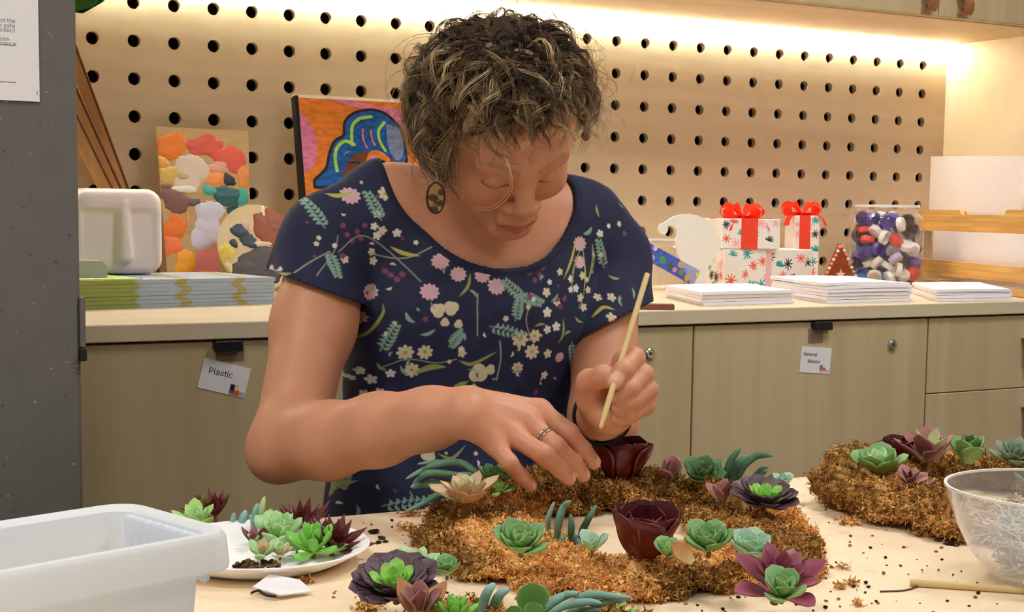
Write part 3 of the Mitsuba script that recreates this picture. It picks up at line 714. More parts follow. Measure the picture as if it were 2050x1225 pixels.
    for _ in range(230):                                     # sprigs and small petals between them
        x, y = rp.uniform(-.26, .27), rp.uniform(-.24, .17); k = rp.random()
        if k < .45: leaf2(x, y, rp.uniform(0, 6.28), rp.uniform(.003, .007), .0026, C_[rp.choice(['cream', 'white', 'mint', 'mauve'])])
        elif k < .7: flower(x, y, rp.uniform(.0028, .0042), 5, C_[rp.choice(['white', 'cream', 'mauve'])], rp.random()*6, .5)
        elif k < .85: leaf2(x, y, rp.uniform(0, 6.28), rp.uniform(.008, .014), .0016, C_['stem'])
        else: leaf2(x, y, rp.uniform(0, 6.28), rp.uniform(.008, .016), .0034, C_[rp.choice(['green', 'mint'])])
    # a narrow binding along the neckline
    nd = neck_d(bl.vertices); bc[np.abs(nd) < .0075] = NAVY*.75
print_cloth()
# a finer mesh only along the outlines of the motifs
_f = bl.faces; _var = np.ptp(bc[_f], axis=1).max(1); _ok = front[_f].all(1) & (bl.face_normals@BYv < .35)
bl = fine(bl, (_var > .05) & _ok); print_cloth()
bs('m_blouse', VC, .75, .15, sheen=.4)
part(person, 'blouse', bl, 'm_blouse', True, label='navy short-sleeved blouse printed with small flowers', color=bc)
# ------------------------------------------------------------------ curly hair: a dark under-layer and strands in locks
rh = np.random.default_rng(11)
HC = V(0, .010, .034); HRAD = V(.079, .089, .079)
def az_el(d): return np.degrees(np.arctan2(d[:, 0], -d[:, 1])), np.degrees(np.arcsin(np.clip(d[:, 2], -1, 1)))
def hairline(az): return np.interp(az, [-180, -150, -115, -90, -70, -50, -25, 0, 25, 50, 70, 90, 115, 150, 180], [-50, -48, -38, -8, 26, 38, 40, 40, 38, 36, 30, 18, -8, -40, -50])
def skull(d):          # radius of the scalp along the unit direction d
    return 1/np.sqrt(((d/HRAD)**2).sum(-1))
cap = trimesh.creation.icosphere(5, 1.); d = cap.vertices.copy(); a_, e_ = az_el(d)
w = 1/(1+np.exp(-(e_-hairline(a_)-3)/2.5))
rr = skull(d)*(.93+.0*w)+w*(.011+.010*meshkit.fbm(d*9, 3, 3))
keep = (e_ > hairline(a_)-7)
cap.vertices = (HO+(HC+d*rr[:, None])@HR_.T*HS)
cap.update_faces(keep[cap.faces].all(1)); cap.remove_unreferenced_vertices()
bs('m_haircap', lin(52, 38, 26), .7, .2)
hair = part(person, 'hair', cap, 'm_haircap', True, label='short curly brown hair with blond streaks')
def strands(n_lock, per, pts, sel, Lr, offr, ampr, turns, rad, tones, jit=.0008, side=None):
    """n_lock locks of `per` strands; returns vertices, faces, colours"""
    roots = []
    while len(roots) < n_lock:
        q = rh.normal(size=(4000, 3)); q /= np.linalg.norm(q, axis=1, keepdims=True); a, e = az_el(q)
        ok = (e > hairline(a)-1) & sel(q, a, e); roots += list(q[ok])
    n0 = np.array(roots[:n_lock]); crown = unit(V(0, .55, .83))
    fl = n0-crown; fl -= (fl*n0).sum(1, keepdims=True)*n0; fl /= np.maximum(np.linalg.norm(fl, axis=1, keepdims=True), .05)
    ang = rh.normal(0, .75, n_lock)[:, None]; bn = np.cross(n0, fl); fl = fl*np.cos(ang)+bn*np.sin(ang)
    a, e = az_el(n0); front = np.clip((95-np.abs(a-25))/50, 0, 1)*np.clip((85-e)/30, 0, 1)
    L = rh.uniform(*Lr, n_lock)*(1-.55*front); off = rh.uniform(*offr, n_lock); amp = rh.uniform(*ampr, n_lock)*(1-.3*front); tn = rh.uniform(*turns, n_lock); ph = rh.uniform(0, 6.28, n_lock); hand = rh.choice([-1, 1], n_lock)
    S = n_lock*per; rep = lambda x: np.repeat(x, per, 0)
    n0, fl, L, off, amp, tn, ph, hand = map(rep, (n0, fl, L, off, amp, tn, ph, hand))
    n0 = n0+rh.normal(0, jit*9, (S, 3)); n0 /= np.linalg.norm(n0, axis=1, keepdims=True); fl = fl-(fl*n0).sum(1, keepdims=True)*n0; fl /= np.linalg.norm(fl, axis=1, keepdims=True)
    L = L*rh.uniform(.88, 1.06, S); amp = amp*rh.uniform(.88, 1.12, S); ph = ph+rh.normal(0, .12, S); off = off+rh.normal(0, jit, S)
    s = np.linspace(0, 1, pts)[None, :]
    th = (L[:, None]/.085)*s                                   # travel round the skull
    dirs = n0[:, None]*np.cos(th)[..., None]+fl[:, None]*np.sin(th)[..., None]
    tang = -n0[:, None]*np.sin(th)[..., None]+fl[:, None]*np.cos(th)[..., None]
    bin_ = np.cross(dirs, tang)
    o = .004+off[:, None]*(1-(1-s)**2)
    env = np.minimum(s*3, 1)*amp[:, None]; w = 2*np.pi*tn[:, None]*s*hand[:, None]+ph[:, None]
    P = HC+dirs*(skull(dirs)+o)[..., None]
    P = P+dirs*(env*np.cos(w)+env*.25)[..., None]+bin_*(env*np.sin(w))[..., None]
    ok = ~((P[..., 1] < -.036) & (P[..., 2] < .056) & (P[..., 0] > -.072) & (P[..., 0] < .09)).any(1)
    P = P[ok]; L = L[ok]; col = np.repeat(tones, per, 0)[ok]
    P = HO+(P@HR_.T)*HS
    P[..., 2] -= (s**2*L[:, None]*.18)                          # weight
    return P, rad*(1-.72*s**2), col
def strand_mesh(P, r, col):
    S, n, _ = P.shape
    t = np.gradient(P, axis=1); t /= np.maximum(np.linalg.norm(t, axis=2, keepdims=True), 1e-9)
    u = np.cross(t, V(.31, .2, .93)); u /= np.maximum(np.linalg.norm(u, axis=2, keepdims=True), 1e-9); w = np.cross(t, u)
    a = np.arange(3)*2*np.pi/3; r = np.broadcast_to(r, (S, n))
    v = P[:, :, None]+(u[:, :, None]*np.cos(a)[:, None]+w[:, :, None]*np.sin(a)[:, None])*r[:, :, None, None]
    i, j = np.meshgrid(np.arange(n-1), np.arange(3), indexing='ij'); j2 = (j+1) % 3
    q = np.stack([i*3+j, i*3+j2, (i+1)*3+j2, (i+1)*3+j], -1).reshape(-1, 4); f = np.vstack([q[:, [0, 1, 2]], q[:, [0, 2, 3]]])
    f = (f[None]+(np.arange(S)*n*3)[:, None, None]).reshape(-1, 3)
    return trimesh.Trimesh(v.reshape(-1, 3), f, process=False), np.repeat(col, n*3, 0)
TONES = np.array([lin(50, 36, 24), lin(78, 58, 38), lin(116, 91, 62), lin(164, 138, 100), lin(214, 192, 154)])
def tones(n, p): return TONES[rh.choice(5, n, p=p)]*rh.uniform(.85, 1.15, (n, 1))
al = lambda q, a, e: np.ones(len(q), bool)
sets = [strands(440, 8, 14, al, (.045, .080), (.006, .018), (.0045, .0085), (1., 1.9), .00042, tones(440, [.50, .30, .14, .05, .01])),
        strands(430, 10, 16, al, (.055, .092), (.012, .025), (.0075, .0130), (.9, 1.7), .00036, tones(430, [.30, .30, .22, .13, .05])),
        strands(90, 10, 16, lambda q, a, e: (np.abs(a) < 75), (.06, .09), (.014, .022), (.006, .010), (.8, 1.5), .00036, tones(90, [.04, .14, .27, .33, .22])),
        strands(120, 10, 17, lambda q, a, e: (q[:, 0] < -.45) & (e < 25), (.065, .105), (.010, .024), (.008, .0135), (1.1, 1.9), .00036, tones(120, [.14, .28, .30, .20, .08])),
        strands(260, 1, 20, al, (.06, .11), (.022, .045), (.007, .016), (.9, 2.), .00026, tones(260, [.2, .3, .3, .15, .05]))]
ms = [strand_mesh(*x) for x in sets]
# two loose strands across the brow and cheek
for pts, r_, cc in (([(1016, 318, 1.533), (1024, 345, 1.528), (1025, 375, 1.533), (1010, 400, 1.538), (985, 417, 1.545), (962, 417, 1.554), (945, 413, 1.560)], .00028, lin(214, 186, 156)), ([(1006, 318, 1.533), (1013, 340, 1.526), (1019, 372, 1.536), (1004, 394, 1.540)], .0003, lin(150, 124, 96))):
    P = bez([J(*p) for p in pts], 5); P = np.stack([P+rh.normal(0, .0011, 3) for _ in range(2)]); ms.append(strand_mesh(P, r_*np.linspace(1, .4, P.shape[1]), np.tile(cc, (2, 1))))
hm = cat(*[m for m, c in ms]); hc = np.vstack([c for m, c in ms])
bs('m_hair', VC, .38, .5)
part(hair, 'strands', hm, 'm_hair', True, kind='stuff', color=hc)
# ------------------------------------------------------------------ earring, rings, watch band
bs('m_silver', lin(214, 208, 196), .18, .5, 1.)
bs('m_tortoise', proc(lambda p, n, uv: mix(lin(66, 44, 24), lin(150, 118, 66), smoothstep(.4, .6, fbm(p.x*150, p.y*150, p.z*150, 3)))), .2, .6)
bs('m_rim', lin(48, 28, 20), .3, .5)
eo = J(872, 396, 1.578); er, eu = unit(RGT+_F*.35), V(0, 0, 1)
th = np.linspace(0, 2*np.pi, 37)[:-1]
pts = [eo+er*.0098*math.cos(a)+eu*.0165*math.sin(a) for a in th]
k = part(person, 'earring', tube(pts+[pts[0]], .0014, 6, False), 'm_rim', True, label='dark rimmed oval drop earring')
en = np.cross(er, eu); part(k, 'inlay', hull([q+en*s*.0008 for q in [eo+(p-eo)*.95 for p in pts] for s in (-1, 1)]), 'm_tortoise', label='tortoiseshell inlay')
part(k, 'hook', tube(bez([eo+eu*.0165, eo+eu*.022+er*.002, eo+eu*.028]), .0006, 6), 'm_silver', True)
def ring_on(a, b, t, r, w=.0012):
    a, b = np.array(a), np.array(b); ax = unit(b-a); o = a+(b-a)*t; u = unit(np.cross(ax, (0, 0, 1))); v = np.cross(ax, u)
    return tube([o+u*r*math.cos(x)+v*r*math.sin(x) for x in np.linspace(0, 2*np.pi, 33)], w, 8, False, flat=None), o, u, v, ax
m, o, u, v, ax = ring_on(J(*_fg[1][0][0]), J(*_fg[1][0][1]), .56, .0117)
m2 = ring_on(J(*_fg[1][0][0]), J(*_fg[1][0][1]), .64, .0114, .0009)[0]
k = part(person, 'ring', cat(m, m2), 'm_silver', True, label='silver twisted ring on the right hand')
st = unit(EYE-o); st = unit(st-ax*(st@ax)); part(k, 'stone', move(trimesh.creation.icosphere(2, .0021), t=o+st*.0124), 'm_silver', True)
m, o, u, v, ax = ring_on(J(*_fl[2][0][0]), J(*_fl[2][0][1]), .72, .0118)
k = part(person, 'ring', m, 'm_silver', True, label='thin ring on the left hand')
part(k, 'stone', move(trimesh.creation.icosphere(2, .0024), t=J(1309, 779, 1.487)), 'm_silver', True)
ax = unit(WL-EL); o = WL+(EL-WL)*.06+V(0, 0, 0); u = unit(np.cross(ax, (0, 0, 1))); v = np.cross(ax, u)
def band(o, ax, r, w, t):
    prof = [(r, -w), (r+t, -w*.9), (r+t, w*.9), (r, w), (r, -w)]
    m = lathe(prof, 40); return move(m, frame(o, u, v, ax))
bs('m_strap', lin(20, 21, 28), .6, .2)
k = part(person, 'watch', band(o, ax, .0295, .012, .0034), 'm_strap', 40, label='black wrist strap on the left arm')
# ------------------------------------------------------------------ trousers, shoes, stool (below the table)
hipc = J(890, 1090, 1.87); hipc[2] = .60
tro = Field(); tro.u(ell(hipc+V(0, 0, .0), (.165, .13, .12), BR))
for s in (-1, 1):
    h = hipc+BX*s*.085+V(0, .0, -.02); kn = h-BYv*.36+BX*s*.02+V(0, 0, .0); an = V(kn[0], kn[1]+.10, .10)
    tro.u(cone(h, kn, .082, .062), .05); tro.u(cone(kn, an, .060, .042), .03)
tm_ = surface(lambda p, c=None, R=None: np.maximum(tro.at(p, c, R), p[:, 2]-.66), hipc-V(.36, .56, .56), hipc+V(.36, .25, .2), .008)
bs('m_trousers', lin(38, 40, 50), .85, .1)
part(person, 'trousers', tm_, 'm_trousers', True)
bs('m_shoe', lin(48, 44, 42), .5, .3)
for s in (-1, 1):
    h = hipc+BX*s*.085; kn = h-BYv*.36+BX*s*.02; an = V(kn[0], kn[1]+.10, .10)
    f = Field(); f.u(cone(an+V(0, .02, -.055), an+V(0, -.15, -.066), .042, .034)); f.u(cone(an, an+V(0, 0, -.05), .045, .045), .03)
    part(person, 'shoe', surface(lambda p, c=None, R=None: np.maximum(f.at(p, c, R), .001-p[:, 2]), an-V(.1, .25, .11), an+V(.1, .1, .06), .006), 'm_shoe', True)
t = thing('stool', 'round wooden stool the woman sits on behind the table', 'stool')
sh = hipc[2]-.121
part(t, 'seat', move(lathe([(0, 0), (.16, 0), (.165, .006), (.165, .022), (.16, .028), (0, .028), (0, 0)], 40), t=(hipc[0], hipc[1]+.02, sh-.028)), 'm_door', 30)
for a in range(4):
    c_, s_ = math.cos(a*math.pi/2+.785), math.sin(a*math.pi/2+.785)
    part(t, 'leg', tube([(hipc[0]+.11*c_, hipc[1]+.02+.11*s_, sh-.028), (hipc[0]+.16*c_, hipc[1]+.02+.16*s_, 0)], .014, 12), 'm_door', 40)
# ------------------------------------------------------------------ the stick in her left hand
bs('m_bamboo', proc(lambda p, n, uv: mix(lin(226, 202, 150), lin(206, 178, 124), fbm(p.x*60, p.y*60, p.z*14, 3))), .5, .3)
a, b = J(1202, 858, 1.437), J(1296, 548, 1.510)
L = np.linalg.norm(b-a)
P = [a, a+(b-a)*.012, a+(b-a)*.10, a+(b-a)*.35, b-(b-a)*.004, b]
single('wooden_stick', 'thin pale wooden stick held upright in the woman\'s left hand', 'stick', tube(P, [.0013, .0021, .0030, .0030, .0030, .0026], 12), 'm_bamboo', True)
# ------------------------------------------------------------------ succulents: each leaf a part
def leaf_mesh(L, W, Tk, cup=.25, bend=.2, wpos=.62, tip=.5, point=.0, ns=9, na=10, base=.35, edge=0.):
    """a fleshy leaf from the origin along +x, its upper face towards +z. wpos: where it is widest; tip: roundness of the end; point: small sharp tip"""
    s = np.linspace(0, 1, ns)**.9; s[0] = 0
    w = np.where(s < wpos, base+(1-base)*np.sin(np.pi/2*s/wpos)**1.1, np.cos(np.pi/2*np.clip((s-wpos)/(1-wpos), 0, 1))**tip)
    w = np.maximum(w, .02); w[-1] = .02
    t = np.minimum(1, .55+.6*s)*np.sqrt(np.maximum(1-s**6, .02)); t[-1] = .05
    a = np.arange(na)*2*np.pi/na; P = np.zeros((ns, na, 3)); sx = L*(s+point*s**8)
    ang = bend*s; cx = np.concatenate([[0], np.cumsum(np.diff(sx)*np.cos(ang[1:]))]); cz = np.concatenate([[0], np.cumsum(np.diff(sx)*np.sin(ang[1:]))])
    y = (W/2*w)[:, None]*np.cos(a); zt = np.sin(a); z = (Tk/2*t)[:, None]*np.where(zt > 0, zt*.55, zt)
    z = z+cup*(W/2)*(y/(W/2))**2*np.minimum(1, s*2)[:, None]
    P[..., 0] = cx[:, None]-np.sin(ang)[:, None]*z; P[..., 1] = y; P[..., 2] = cz[:, None]+np.cos(ang)[:, None]*z
    i, j = np.meshgrid(np.arange(ns-1), np.arange(na), indexing='ij'); j2 = (j+1) % na
    q = np.stack([i*na+j, i*na+j2, (i+1)*na+j2, (i+1)*na+j], -1).reshape(-1, 4)
    f = np.vstack([q[:, [0, 2, 1]], q[:, [0, 3, 2]]])
    v = np.vstack([P.reshape(-1, 3), P[-1].mean(0)[None]]); c = ns*na; jj = np.arange(na)
    f = np.vstack([f, np.stack([(ns-1)*na+jj, jj*0+c, (ns-1)*na+(jj+1) % na], 1)])
    S = np.concatenate([np.repeat(s, na), [1.]]); E = np.concatenate([np.abs(np.cos(a))[None].repeat(ns, 0).ravel(), [1.]])
    U = np.concatenate([(np.sin(a) > -.2)[None].repeat(ns, 0).ravel(), [True]])
    m = trimesh.Trimesh(v, f, process=False); m.fix_normals()
    return m, S, E, U
bs('m_leaf', VC, .42, .35)
bs('m_leaf_gloss', VC, .28, .5)
bs('m_leaf_bloom', VC, .62, .25, sheen=.3)
bs('m_stem', lin(120, 104, 74), .7, .2)
rl = np.random.default_rng(4)
def leaf_set(cols, n=3, bsdf='m_leaf', **k):
    """n variants of a coloured leaf of length 1. cols = (base, middle, tip, edge, underside) sRGB"""
    out = []; kk = dict(L=1., W=.55, Tk=.16); kk.update(k)
    for _ in range(n):
        j = {a: (b*rl.uniform(.9, 1.1) if a in ('W', 'Tk') else b) for a, b in kk.items()}
        m, S, E, U = leaf_mesh(**j); c0, c1, c2, ce, cu_ = [V(*lin(*c)) for c in cols]
        S = S[:, None]; c = np.where(S < .55, c0+(c1-c0)*S/.55, c1+(c2-c1)*(np.maximum(S-.55, 0)/.45)**1.5)
        e = (np.clip((E-.8)/.2, 0, 1)**2)[:, None]*np.clip(S*2, 0, 1); c = c*(1-e*.8)+ce*e*.8
        c = np.where(U[:, None], c, c*.35+cu_*.65)
        c *= (.90+.2*meshkit.fbm(m.vertices*6+rl.uniform(0, 50), 2, 3))[:, None]*rl.uniform(.93, 1.07)
        out.append(mikit.ply(m, bsdf, True, color=np.clip(c, 0, 1)))
    return out
def axes(ax, spin=0.):
    z = unit(ax); x = np.cross((0, 1, 0), z) if abs(z[1]) < .95 else np.cross((1, 0, 0), z); x = unit(x); y = np.cross(z, x)
    c, s = math.cos(spin), math.sin(spin); return np.stack([x*c+y*s, -x*s+y*c, z], 1)
def rosette(key, o, ax, R, inner, outer=None, n=22, e0=80, e1=12, s0=.38, s1=1., spin=0., rad=.10, lift=.16, jit=5, split=.5, power=1., ring=None):
    """leaves on a golden-angle spiral round the axis; e0, e1: elevation of the innermost and outermost leaf"""
    B = axes(ax, spin); outer = outer or inner
    part(key, 'stem', tube([o-B[:, 2]*R*.35, o+B[:, 2]*R*lift], [R*.09, R*.07], 8), 'm_stem', True)
    for i in range(n):
        t = (i/(n-1))**power; el = math.radians(e0+(e1-e0)*t+rl.normal(0, jit)); az = i*2.39996+rl.normal(0, .06)
        s = 1.12*R*(s0+(s1-s0)*t)*rl.uniform(.93, 1.06); d = V(math.cos(az), math.sin(az), 0)
        x = d*math.cos(el)+V(0, 0, math.sin(el)); y = V(-math.sin(az), math.cos(az), 0); z = np.cross(x, y)
        p = d*rad*R*(.25+.75*t)+V(0, 0, lift*R*(1-t))
        M = frame(o+B@p, B@x, B@y, B@z, s)
        L_ = inner if t < split else outer
        part(key, 'leaf', L_[rl.integers(len(L_))], to=M)
    if ring: _ring(key, o, B, R, ring)
def _ring(key, o, B, R, ring):
    for n, L_, el0, s, rad_, ph in ring:
        for i in range(n):
            az = i*2*math.pi/n+ph+rl.normal(0, .06); el = math.radians(el0+rl.normal(0, 4)); d = V(math.cos(az), math.sin(az), 0)
            x = d*math.cos(el)+V(0, 0, math.sin(el)); y = V(-math.sin(az), math.cos(az), 0); z = np.cross(x, y)
            part(key, 'leaf', G[L_][rl.integers(len(G[L_]))], to=frame(o+B@(d*R*rad_), B@x, B@y, B@z, R*s*rl.uniform(.94, 1.06)))
def finger_leaf(key, pts, r, set_cols, bsdf='m_leaf_bloom', n=8, tipr=.25, flat=None):
    P = bez(pts, n); k = len(P); s = np.linspace(0, 1, k); rr = r*np.minimum(1, .55+1.4*s)*np.sqrt(np.clip(1-s**5, .0, 1))*(1-.25*s); rr[-1] = r*.05
    m = tube(P, rr, 10, True, flat); c0, c1, c2 = [V(*lin(*c)) for c in set_cols]
    S = np.concatenate([np.repeat(s, 10), [0, 1]])[:, None]; c = np.where(S < .6, c0+(c1-c0)*S/.6, c1+(c2-c1)*(S-.6)/.4)
    c = c*(.88+.24*meshkit.fbm(m.vertices*V(120, 120, 120), 2, 3))[:, None]
    return part(key, 'leaf', m, bsdf, True, color=np.clip(c, 0, 1))
# leaf kinds
G = dict(
  green=leaf_set([(156, 186, 116), (118, 164, 102), (128, 172, 116), (170, 196, 146), (126, 160, 76)], W=.78, Tk=.22, cup=.30, bend=.40, wpos=.68, tip=.40, point=.05, base=.45),
  green_in=leaf_set([(172, 202, 128), (136, 182, 110), (140, 184, 116), (176, 204, 150), (128, 168, 80)], W=.80, Tk=.24, cup=.35, bend=.5, wpos=.68, tip=.40, point=.05, base=.45),
  dark=leaf_set([(112, 144, 80), (78, 118, 72), (84, 122, 80), (112, 146, 102), (90, 120, 58)], W=.78, Tk=.2, cup=.28, bend=.38, wpos=.68, tip=.40, point=.06, base=.45),
  pale=leaf_set([(180, 214, 170), (160, 200, 172), (176, 208, 186), (208, 226, 206), (150, 190, 130)], W=.82, Tk=.17, cup=.38, bend=.45, wpos=.70, tip=.38, point=.07, base=.45),
  lime=leaf_set([(190, 220, 140), (160, 206, 110), (170, 212, 126), (200, 224, 160), (150, 196, 90)], W=.5, Tk=.22, cup=.25, bend=.4, wpos=.62, tip=.55, point=.06),
  jelly=leaf_set([(176, 214, 96), (120, 196, 76), (126, 200, 90), (150, 208, 110), (120, 186, 66)], W=.34, Tk=.30, cup=.05, bend=.35, wpos=.6, tip=.45, base=.5),
  bead=leaf_set([(200, 222, 164), (156, 204, 138), (164, 208, 148), (206, 222, 186), (160, 200, 130)], W=.56, Tk=.36, cup=.1, bend=.35, wpos=.62, tip=.42, base=.45, point=.04),
  blush=leaf_set([(206, 216, 166), (214, 200, 160), (206, 170, 140), (190, 134, 114), (176, 126, 92)], W=.70, Tk=.14, cup=.32, bend=.28, wpos=.60, tip=.70, point=.06, base=.5),
  blush_in=leaf_set([(196, 216, 160), (198, 210, 158), (206, 198, 160), (216, 214, 180), (170, 160, 100)], W=.6, Tk=.15, cup=.35, bend=.35, wpos=.6, tip=.7, point=.05),
  mauve=leaf_set([(170, 150, 120), (156, 110, 108), (164, 112, 112), (196, 156, 150), (120, 64, 66)], W=.72, Tk=.14, cup=.35, bend=.32, wpos=.6, tip=.62, point=.06, base=.45),
  grey=leaf_set([(150, 166, 136), (122, 144, 122), (134, 150, 130), (170, 178, 160), (110, 122, 90)], W=.62, Tk=.2, cup=.25, bend=.4, wpos=.62, tip=.65, point=.06),
  wine=leaf_set([(112, 8, 16), (88, 14, 24), (80, 40, 48), (112, 74, 80), (92, 8, 14)], n=4, bsdf='m_leaf_gloss', W=.98, Tk=.09, cup=.42, bend=.55, wpos=.70, tip=.34, base=.55, ns=11, na=12),
  maroon=leaf_set([(96, 30, 34), (92, 28, 36), (100, 44, 46), (120, 60, 60), (76, 18, 24)], W=.36, Tk=.10, cup=.3, bend=.25, wpos=.55, tip=1., point=.16),
  magenta=leaf_set([(120, 100, 90), (132, 60, 78), (146, 74, 94), (176, 120, 130), (96, 18, 34)], W=.52, Tk=.13, cup=.35, bend=.15, wpos=.62, tip=.68, point=.08),
  plum=leaf_set([(160, 200, 120), (112, 92, 98), (92, 72, 86), (120, 100, 112), (74, 50, 62)], W=.62, Tk=.12, cup=.3, bend=.35, wpos=.74, tip=.42, point=.02),
  plum_out=leaf_set([(104, 84, 88), (84, 60, 74), (88, 66, 80), (118, 98, 110), (70, 44, 56)], W=.66, Tk=.12, cup=.3, bend=.25, wpos=.74, tip=.42, point=.02),
  neon=leaf_set([(196, 240, 120), (166, 228, 96), (150, 190, 110), (150, 190, 120), (130, 196, 90)], W=.56, Tk=.12, cup=.3, bend=.45, wpos=.7, tip=.45, point=.03),
  tan=leaf_set([(190, 176, 120), (190, 140, 92), (176, 118, 70), (150, 96, 76), (170, 128, 80)], W=.66, Tk=.12, cup=.3, bend=.3, wpos=.58, tip=.8, point=.08),
  olive=leaf_set([(120, 132, 80), (116, 112, 60), (110, 84, 48), (120, 84, 60), (120, 110, 60)], W=.7, Tk=.12, cup=.3, bend=.25, wpos=.6, tip=.6),
)
BLUE = [(116, 160, 140), (124, 168, 160), (150, 190, 186)]
BLUEG = [(100, 140, 104), (104, 146, 126), (140, 176, 160)]
DKFING = [(60, 100, 72), (66, 104, 84), (98, 134, 112)]
# ------------------------------------------------------------------ moss wreaths
def _moss(p, n, uv):
    return mix(lin(150, 106, 54), lin(84, 54, 26), fbm(p.x*60, p.y*60, p.z*60, 3))
bs('m_mosscore', proc(_moss), .95, .05)
bs('m_moss', VC, .9, .1)
def ribbons(P, D, N_, L, W, cols, rng, n=4):
    """curled flat shreds: start, direction, normal"""
    S = len(P); s = np.linspace(0, 1, n)[None]
    B = np.cross(D, N_); B /= np.linalg.norm(B, axis=1, keepdims=True)
    k1, k2 = rng.normal(0, 4.2, S)[:, None], rng.normal(0, 3.6, S)[:, None]
    ct = P[:, None]+D[:, None]*(L[:, None]*s*(1-.25*s))[..., None]+N_[:, None]*(L[:, None]*.36*np.sin(k1*s+.2)*s)[..., None]+B[:, None]*(L[:, None]*.36*np.sin(k2*s)*s)[..., None]
    tw = rng.uniform(0, 6.28, S)[:, None]+rng.normal(0, 1.5, S)[:, None]*s
    side = B[:, None]*np.cos(tw)[..., None]+N_[:, None]*np.sin(tw)[..., None]
    w = (W[:, None]*np.sqrt(np.maximum(1-(2*s-1)**2*.92, 0)))[..., None]
    v = np.stack([ct-side*w/2, ct+side*w/2], 2).reshape(-1, 3)
    i = np.arange(n-1)*2; f = np.vstack([np.stack([i, i+1, i+3], 1), np.stack([i, i+3, i+2], 1)])
    f = (f[None]+(np.arange(S)*n*2)[:, None, None]).reshape(-1, 3)
    return trimesh.Trimesh(v, f, process=False), np.repeat(cols, n*2, 0)
MOSSC = np.array([lin(232, 194, 126), lin(220, 172, 100), lin(202, 148, 80), lin(226, 164, 104), lin(170, 120, 64), lin(236, 210, 156), lin(130, 90, 48)])
MOSSD = np.array([lin(168, 126, 66), lin(144, 104, 50), lin(122, 86, 40), lin(176, 134, 72), lin(96, 66, 34), lin(190, 154, 92), lin(74, 48, 26)])
def wreath(name, label, c, a, b, ang, tr_, tz, n_shred, seed, dark=None, lumps=.020, low=0.):
    """c centre, a and b half-axes of the centre line, ang its turn, tr_ tube radius across, tz its height"""
    rng = np.random.default_rng(seed); nu, nv = 400, 64
    key = thing(name, label, 'wreath', 'moss wreaths on the work table')
    u, v = np.meshgrid(np.arange(nu)*2*np.pi/nu, np.arange(nv)*2*np.pi/nv, indexing='ij')
    ca, sa_ = math.cos(ang), math.sin(ang)
    def surf(u, v, off=0.):
        x, y = a*np.cos(u), b*np.sin(u); nx, ny = b*np.cos(u), a*np.sin(u); l = np.hypot(nx, ny); nx, ny = nx/l, ny/l
        f = 1+.14*np.sin(3*u+seed)+.11*np.sin(7*u+2*seed)+.07*np.sin(13*u+seed)
        rr = tr_*f; zz = tz*(.9+.22*np.sin(2*u+seed*1.7))*(1-low*np.exp(-((np.mod(u, 2*np.pi)-4.71)/.85)**2))
        cr = np.cos(v); p = np.stack([x+nx*rr*cr, y+ny*rr*cr, np.maximum(zz*(np.sin(v)*.72+.42), 0.001)], -1)
        nrm = np.stack([nx*np.cos(v), ny*np.cos(v), np.sin(v)], -1)
        w = meshkit.fbm(p*34+seed, 3, seed)-.5+.5*(meshkit.noise(p*75+seed, seed+1)-.5); p = p+nrm*(w*lumps*2.2+off)[..., None]
        p = np.stack([c[0]+p[..., 0]*ca-p[..., 1]*sa_, c[1]+p[..., 0]*sa_+p[..., 1]*ca, TZ+.0008+np.maximum(p[..., 2], 0)], -1)
        nrm = np.stack([nrm[..., 0]*ca-nrm[..., 1]*sa_, nrm[..., 0]*sa_+nrm[..., 1]*ca, nrm[..., 2]], -1)
        return p, nrm, w
    p, nn, w = surf(u, v); hf = meshkit.fbm(p*230, 2, seed+4); p = p+nn*((hf-.85)*.008)[..., None]; p[..., 2] = np.maximum(p[..., 2], TZ+.0006); i, j = np.meshgrid(np.arange(nu), np.arange(nv), indexing='ij'); i2, j2 = (i+1) % nu, (j+1) % nv
    q = np.stack([i*nv+j, i2*nv+j, i2*nv+j2, i*nv+j2], -1).reshape(-1, 4)
    m = trimesh.Trimesh(p.reshape(-1, 3), np.vstack([q[:, [0, 1, 2]], q[:, [0, 2, 3]]]), process=False)
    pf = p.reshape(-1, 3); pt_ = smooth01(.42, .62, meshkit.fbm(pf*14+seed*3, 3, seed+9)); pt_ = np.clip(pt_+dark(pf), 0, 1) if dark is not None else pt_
    k1 = (meshkit.noise(pf*190, 3)*6.99).astype(int); kc = np.where(rng.random(len(pf))[:, None] < pt_[:, None], MOSSD[k1], MOSSC[k1])*(.75+.5*meshkit.noise(pf*420, 5))[:, None]
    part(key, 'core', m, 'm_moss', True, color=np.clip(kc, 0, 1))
    uu, vv = rng.uniform(0, 2*np.pi, n_shred), rng.uniform(-.45, np.pi+.45, n_shred)
    P, Nn, w = surf(uu, vv, -.002); rnd = rng.normal(size=P.shape); D = Nn*rng.uniform(-.1, .75, (n_shred, 1))+rnd*.75; D /= np.linalg.norm(D, axis=1, keepdims=True)
    N2 = np.cross(D, rng.normal(size=P.shape)); N2 /= np.linalg.norm(N2, axis=1, keepdims=True)
    pal = MOSSC[rng.choice(7, n_shred, p=[.2, .22, .18, .14, .10, .10, .06])]
    dk = MOSSD[rng.choice(7, n_shred, p=[.16, .2, .2, .14, .14, .08, .08])]
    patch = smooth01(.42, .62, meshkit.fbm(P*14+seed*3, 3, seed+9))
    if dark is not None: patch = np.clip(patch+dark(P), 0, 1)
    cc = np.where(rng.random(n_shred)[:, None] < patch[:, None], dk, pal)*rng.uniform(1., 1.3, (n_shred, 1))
    mm_, cc = ribbons(P, D, N2, rng.uniform(.0035, .0095, n_shred), rng.uniform(.0009, .0024, n_shred), cc, rng)
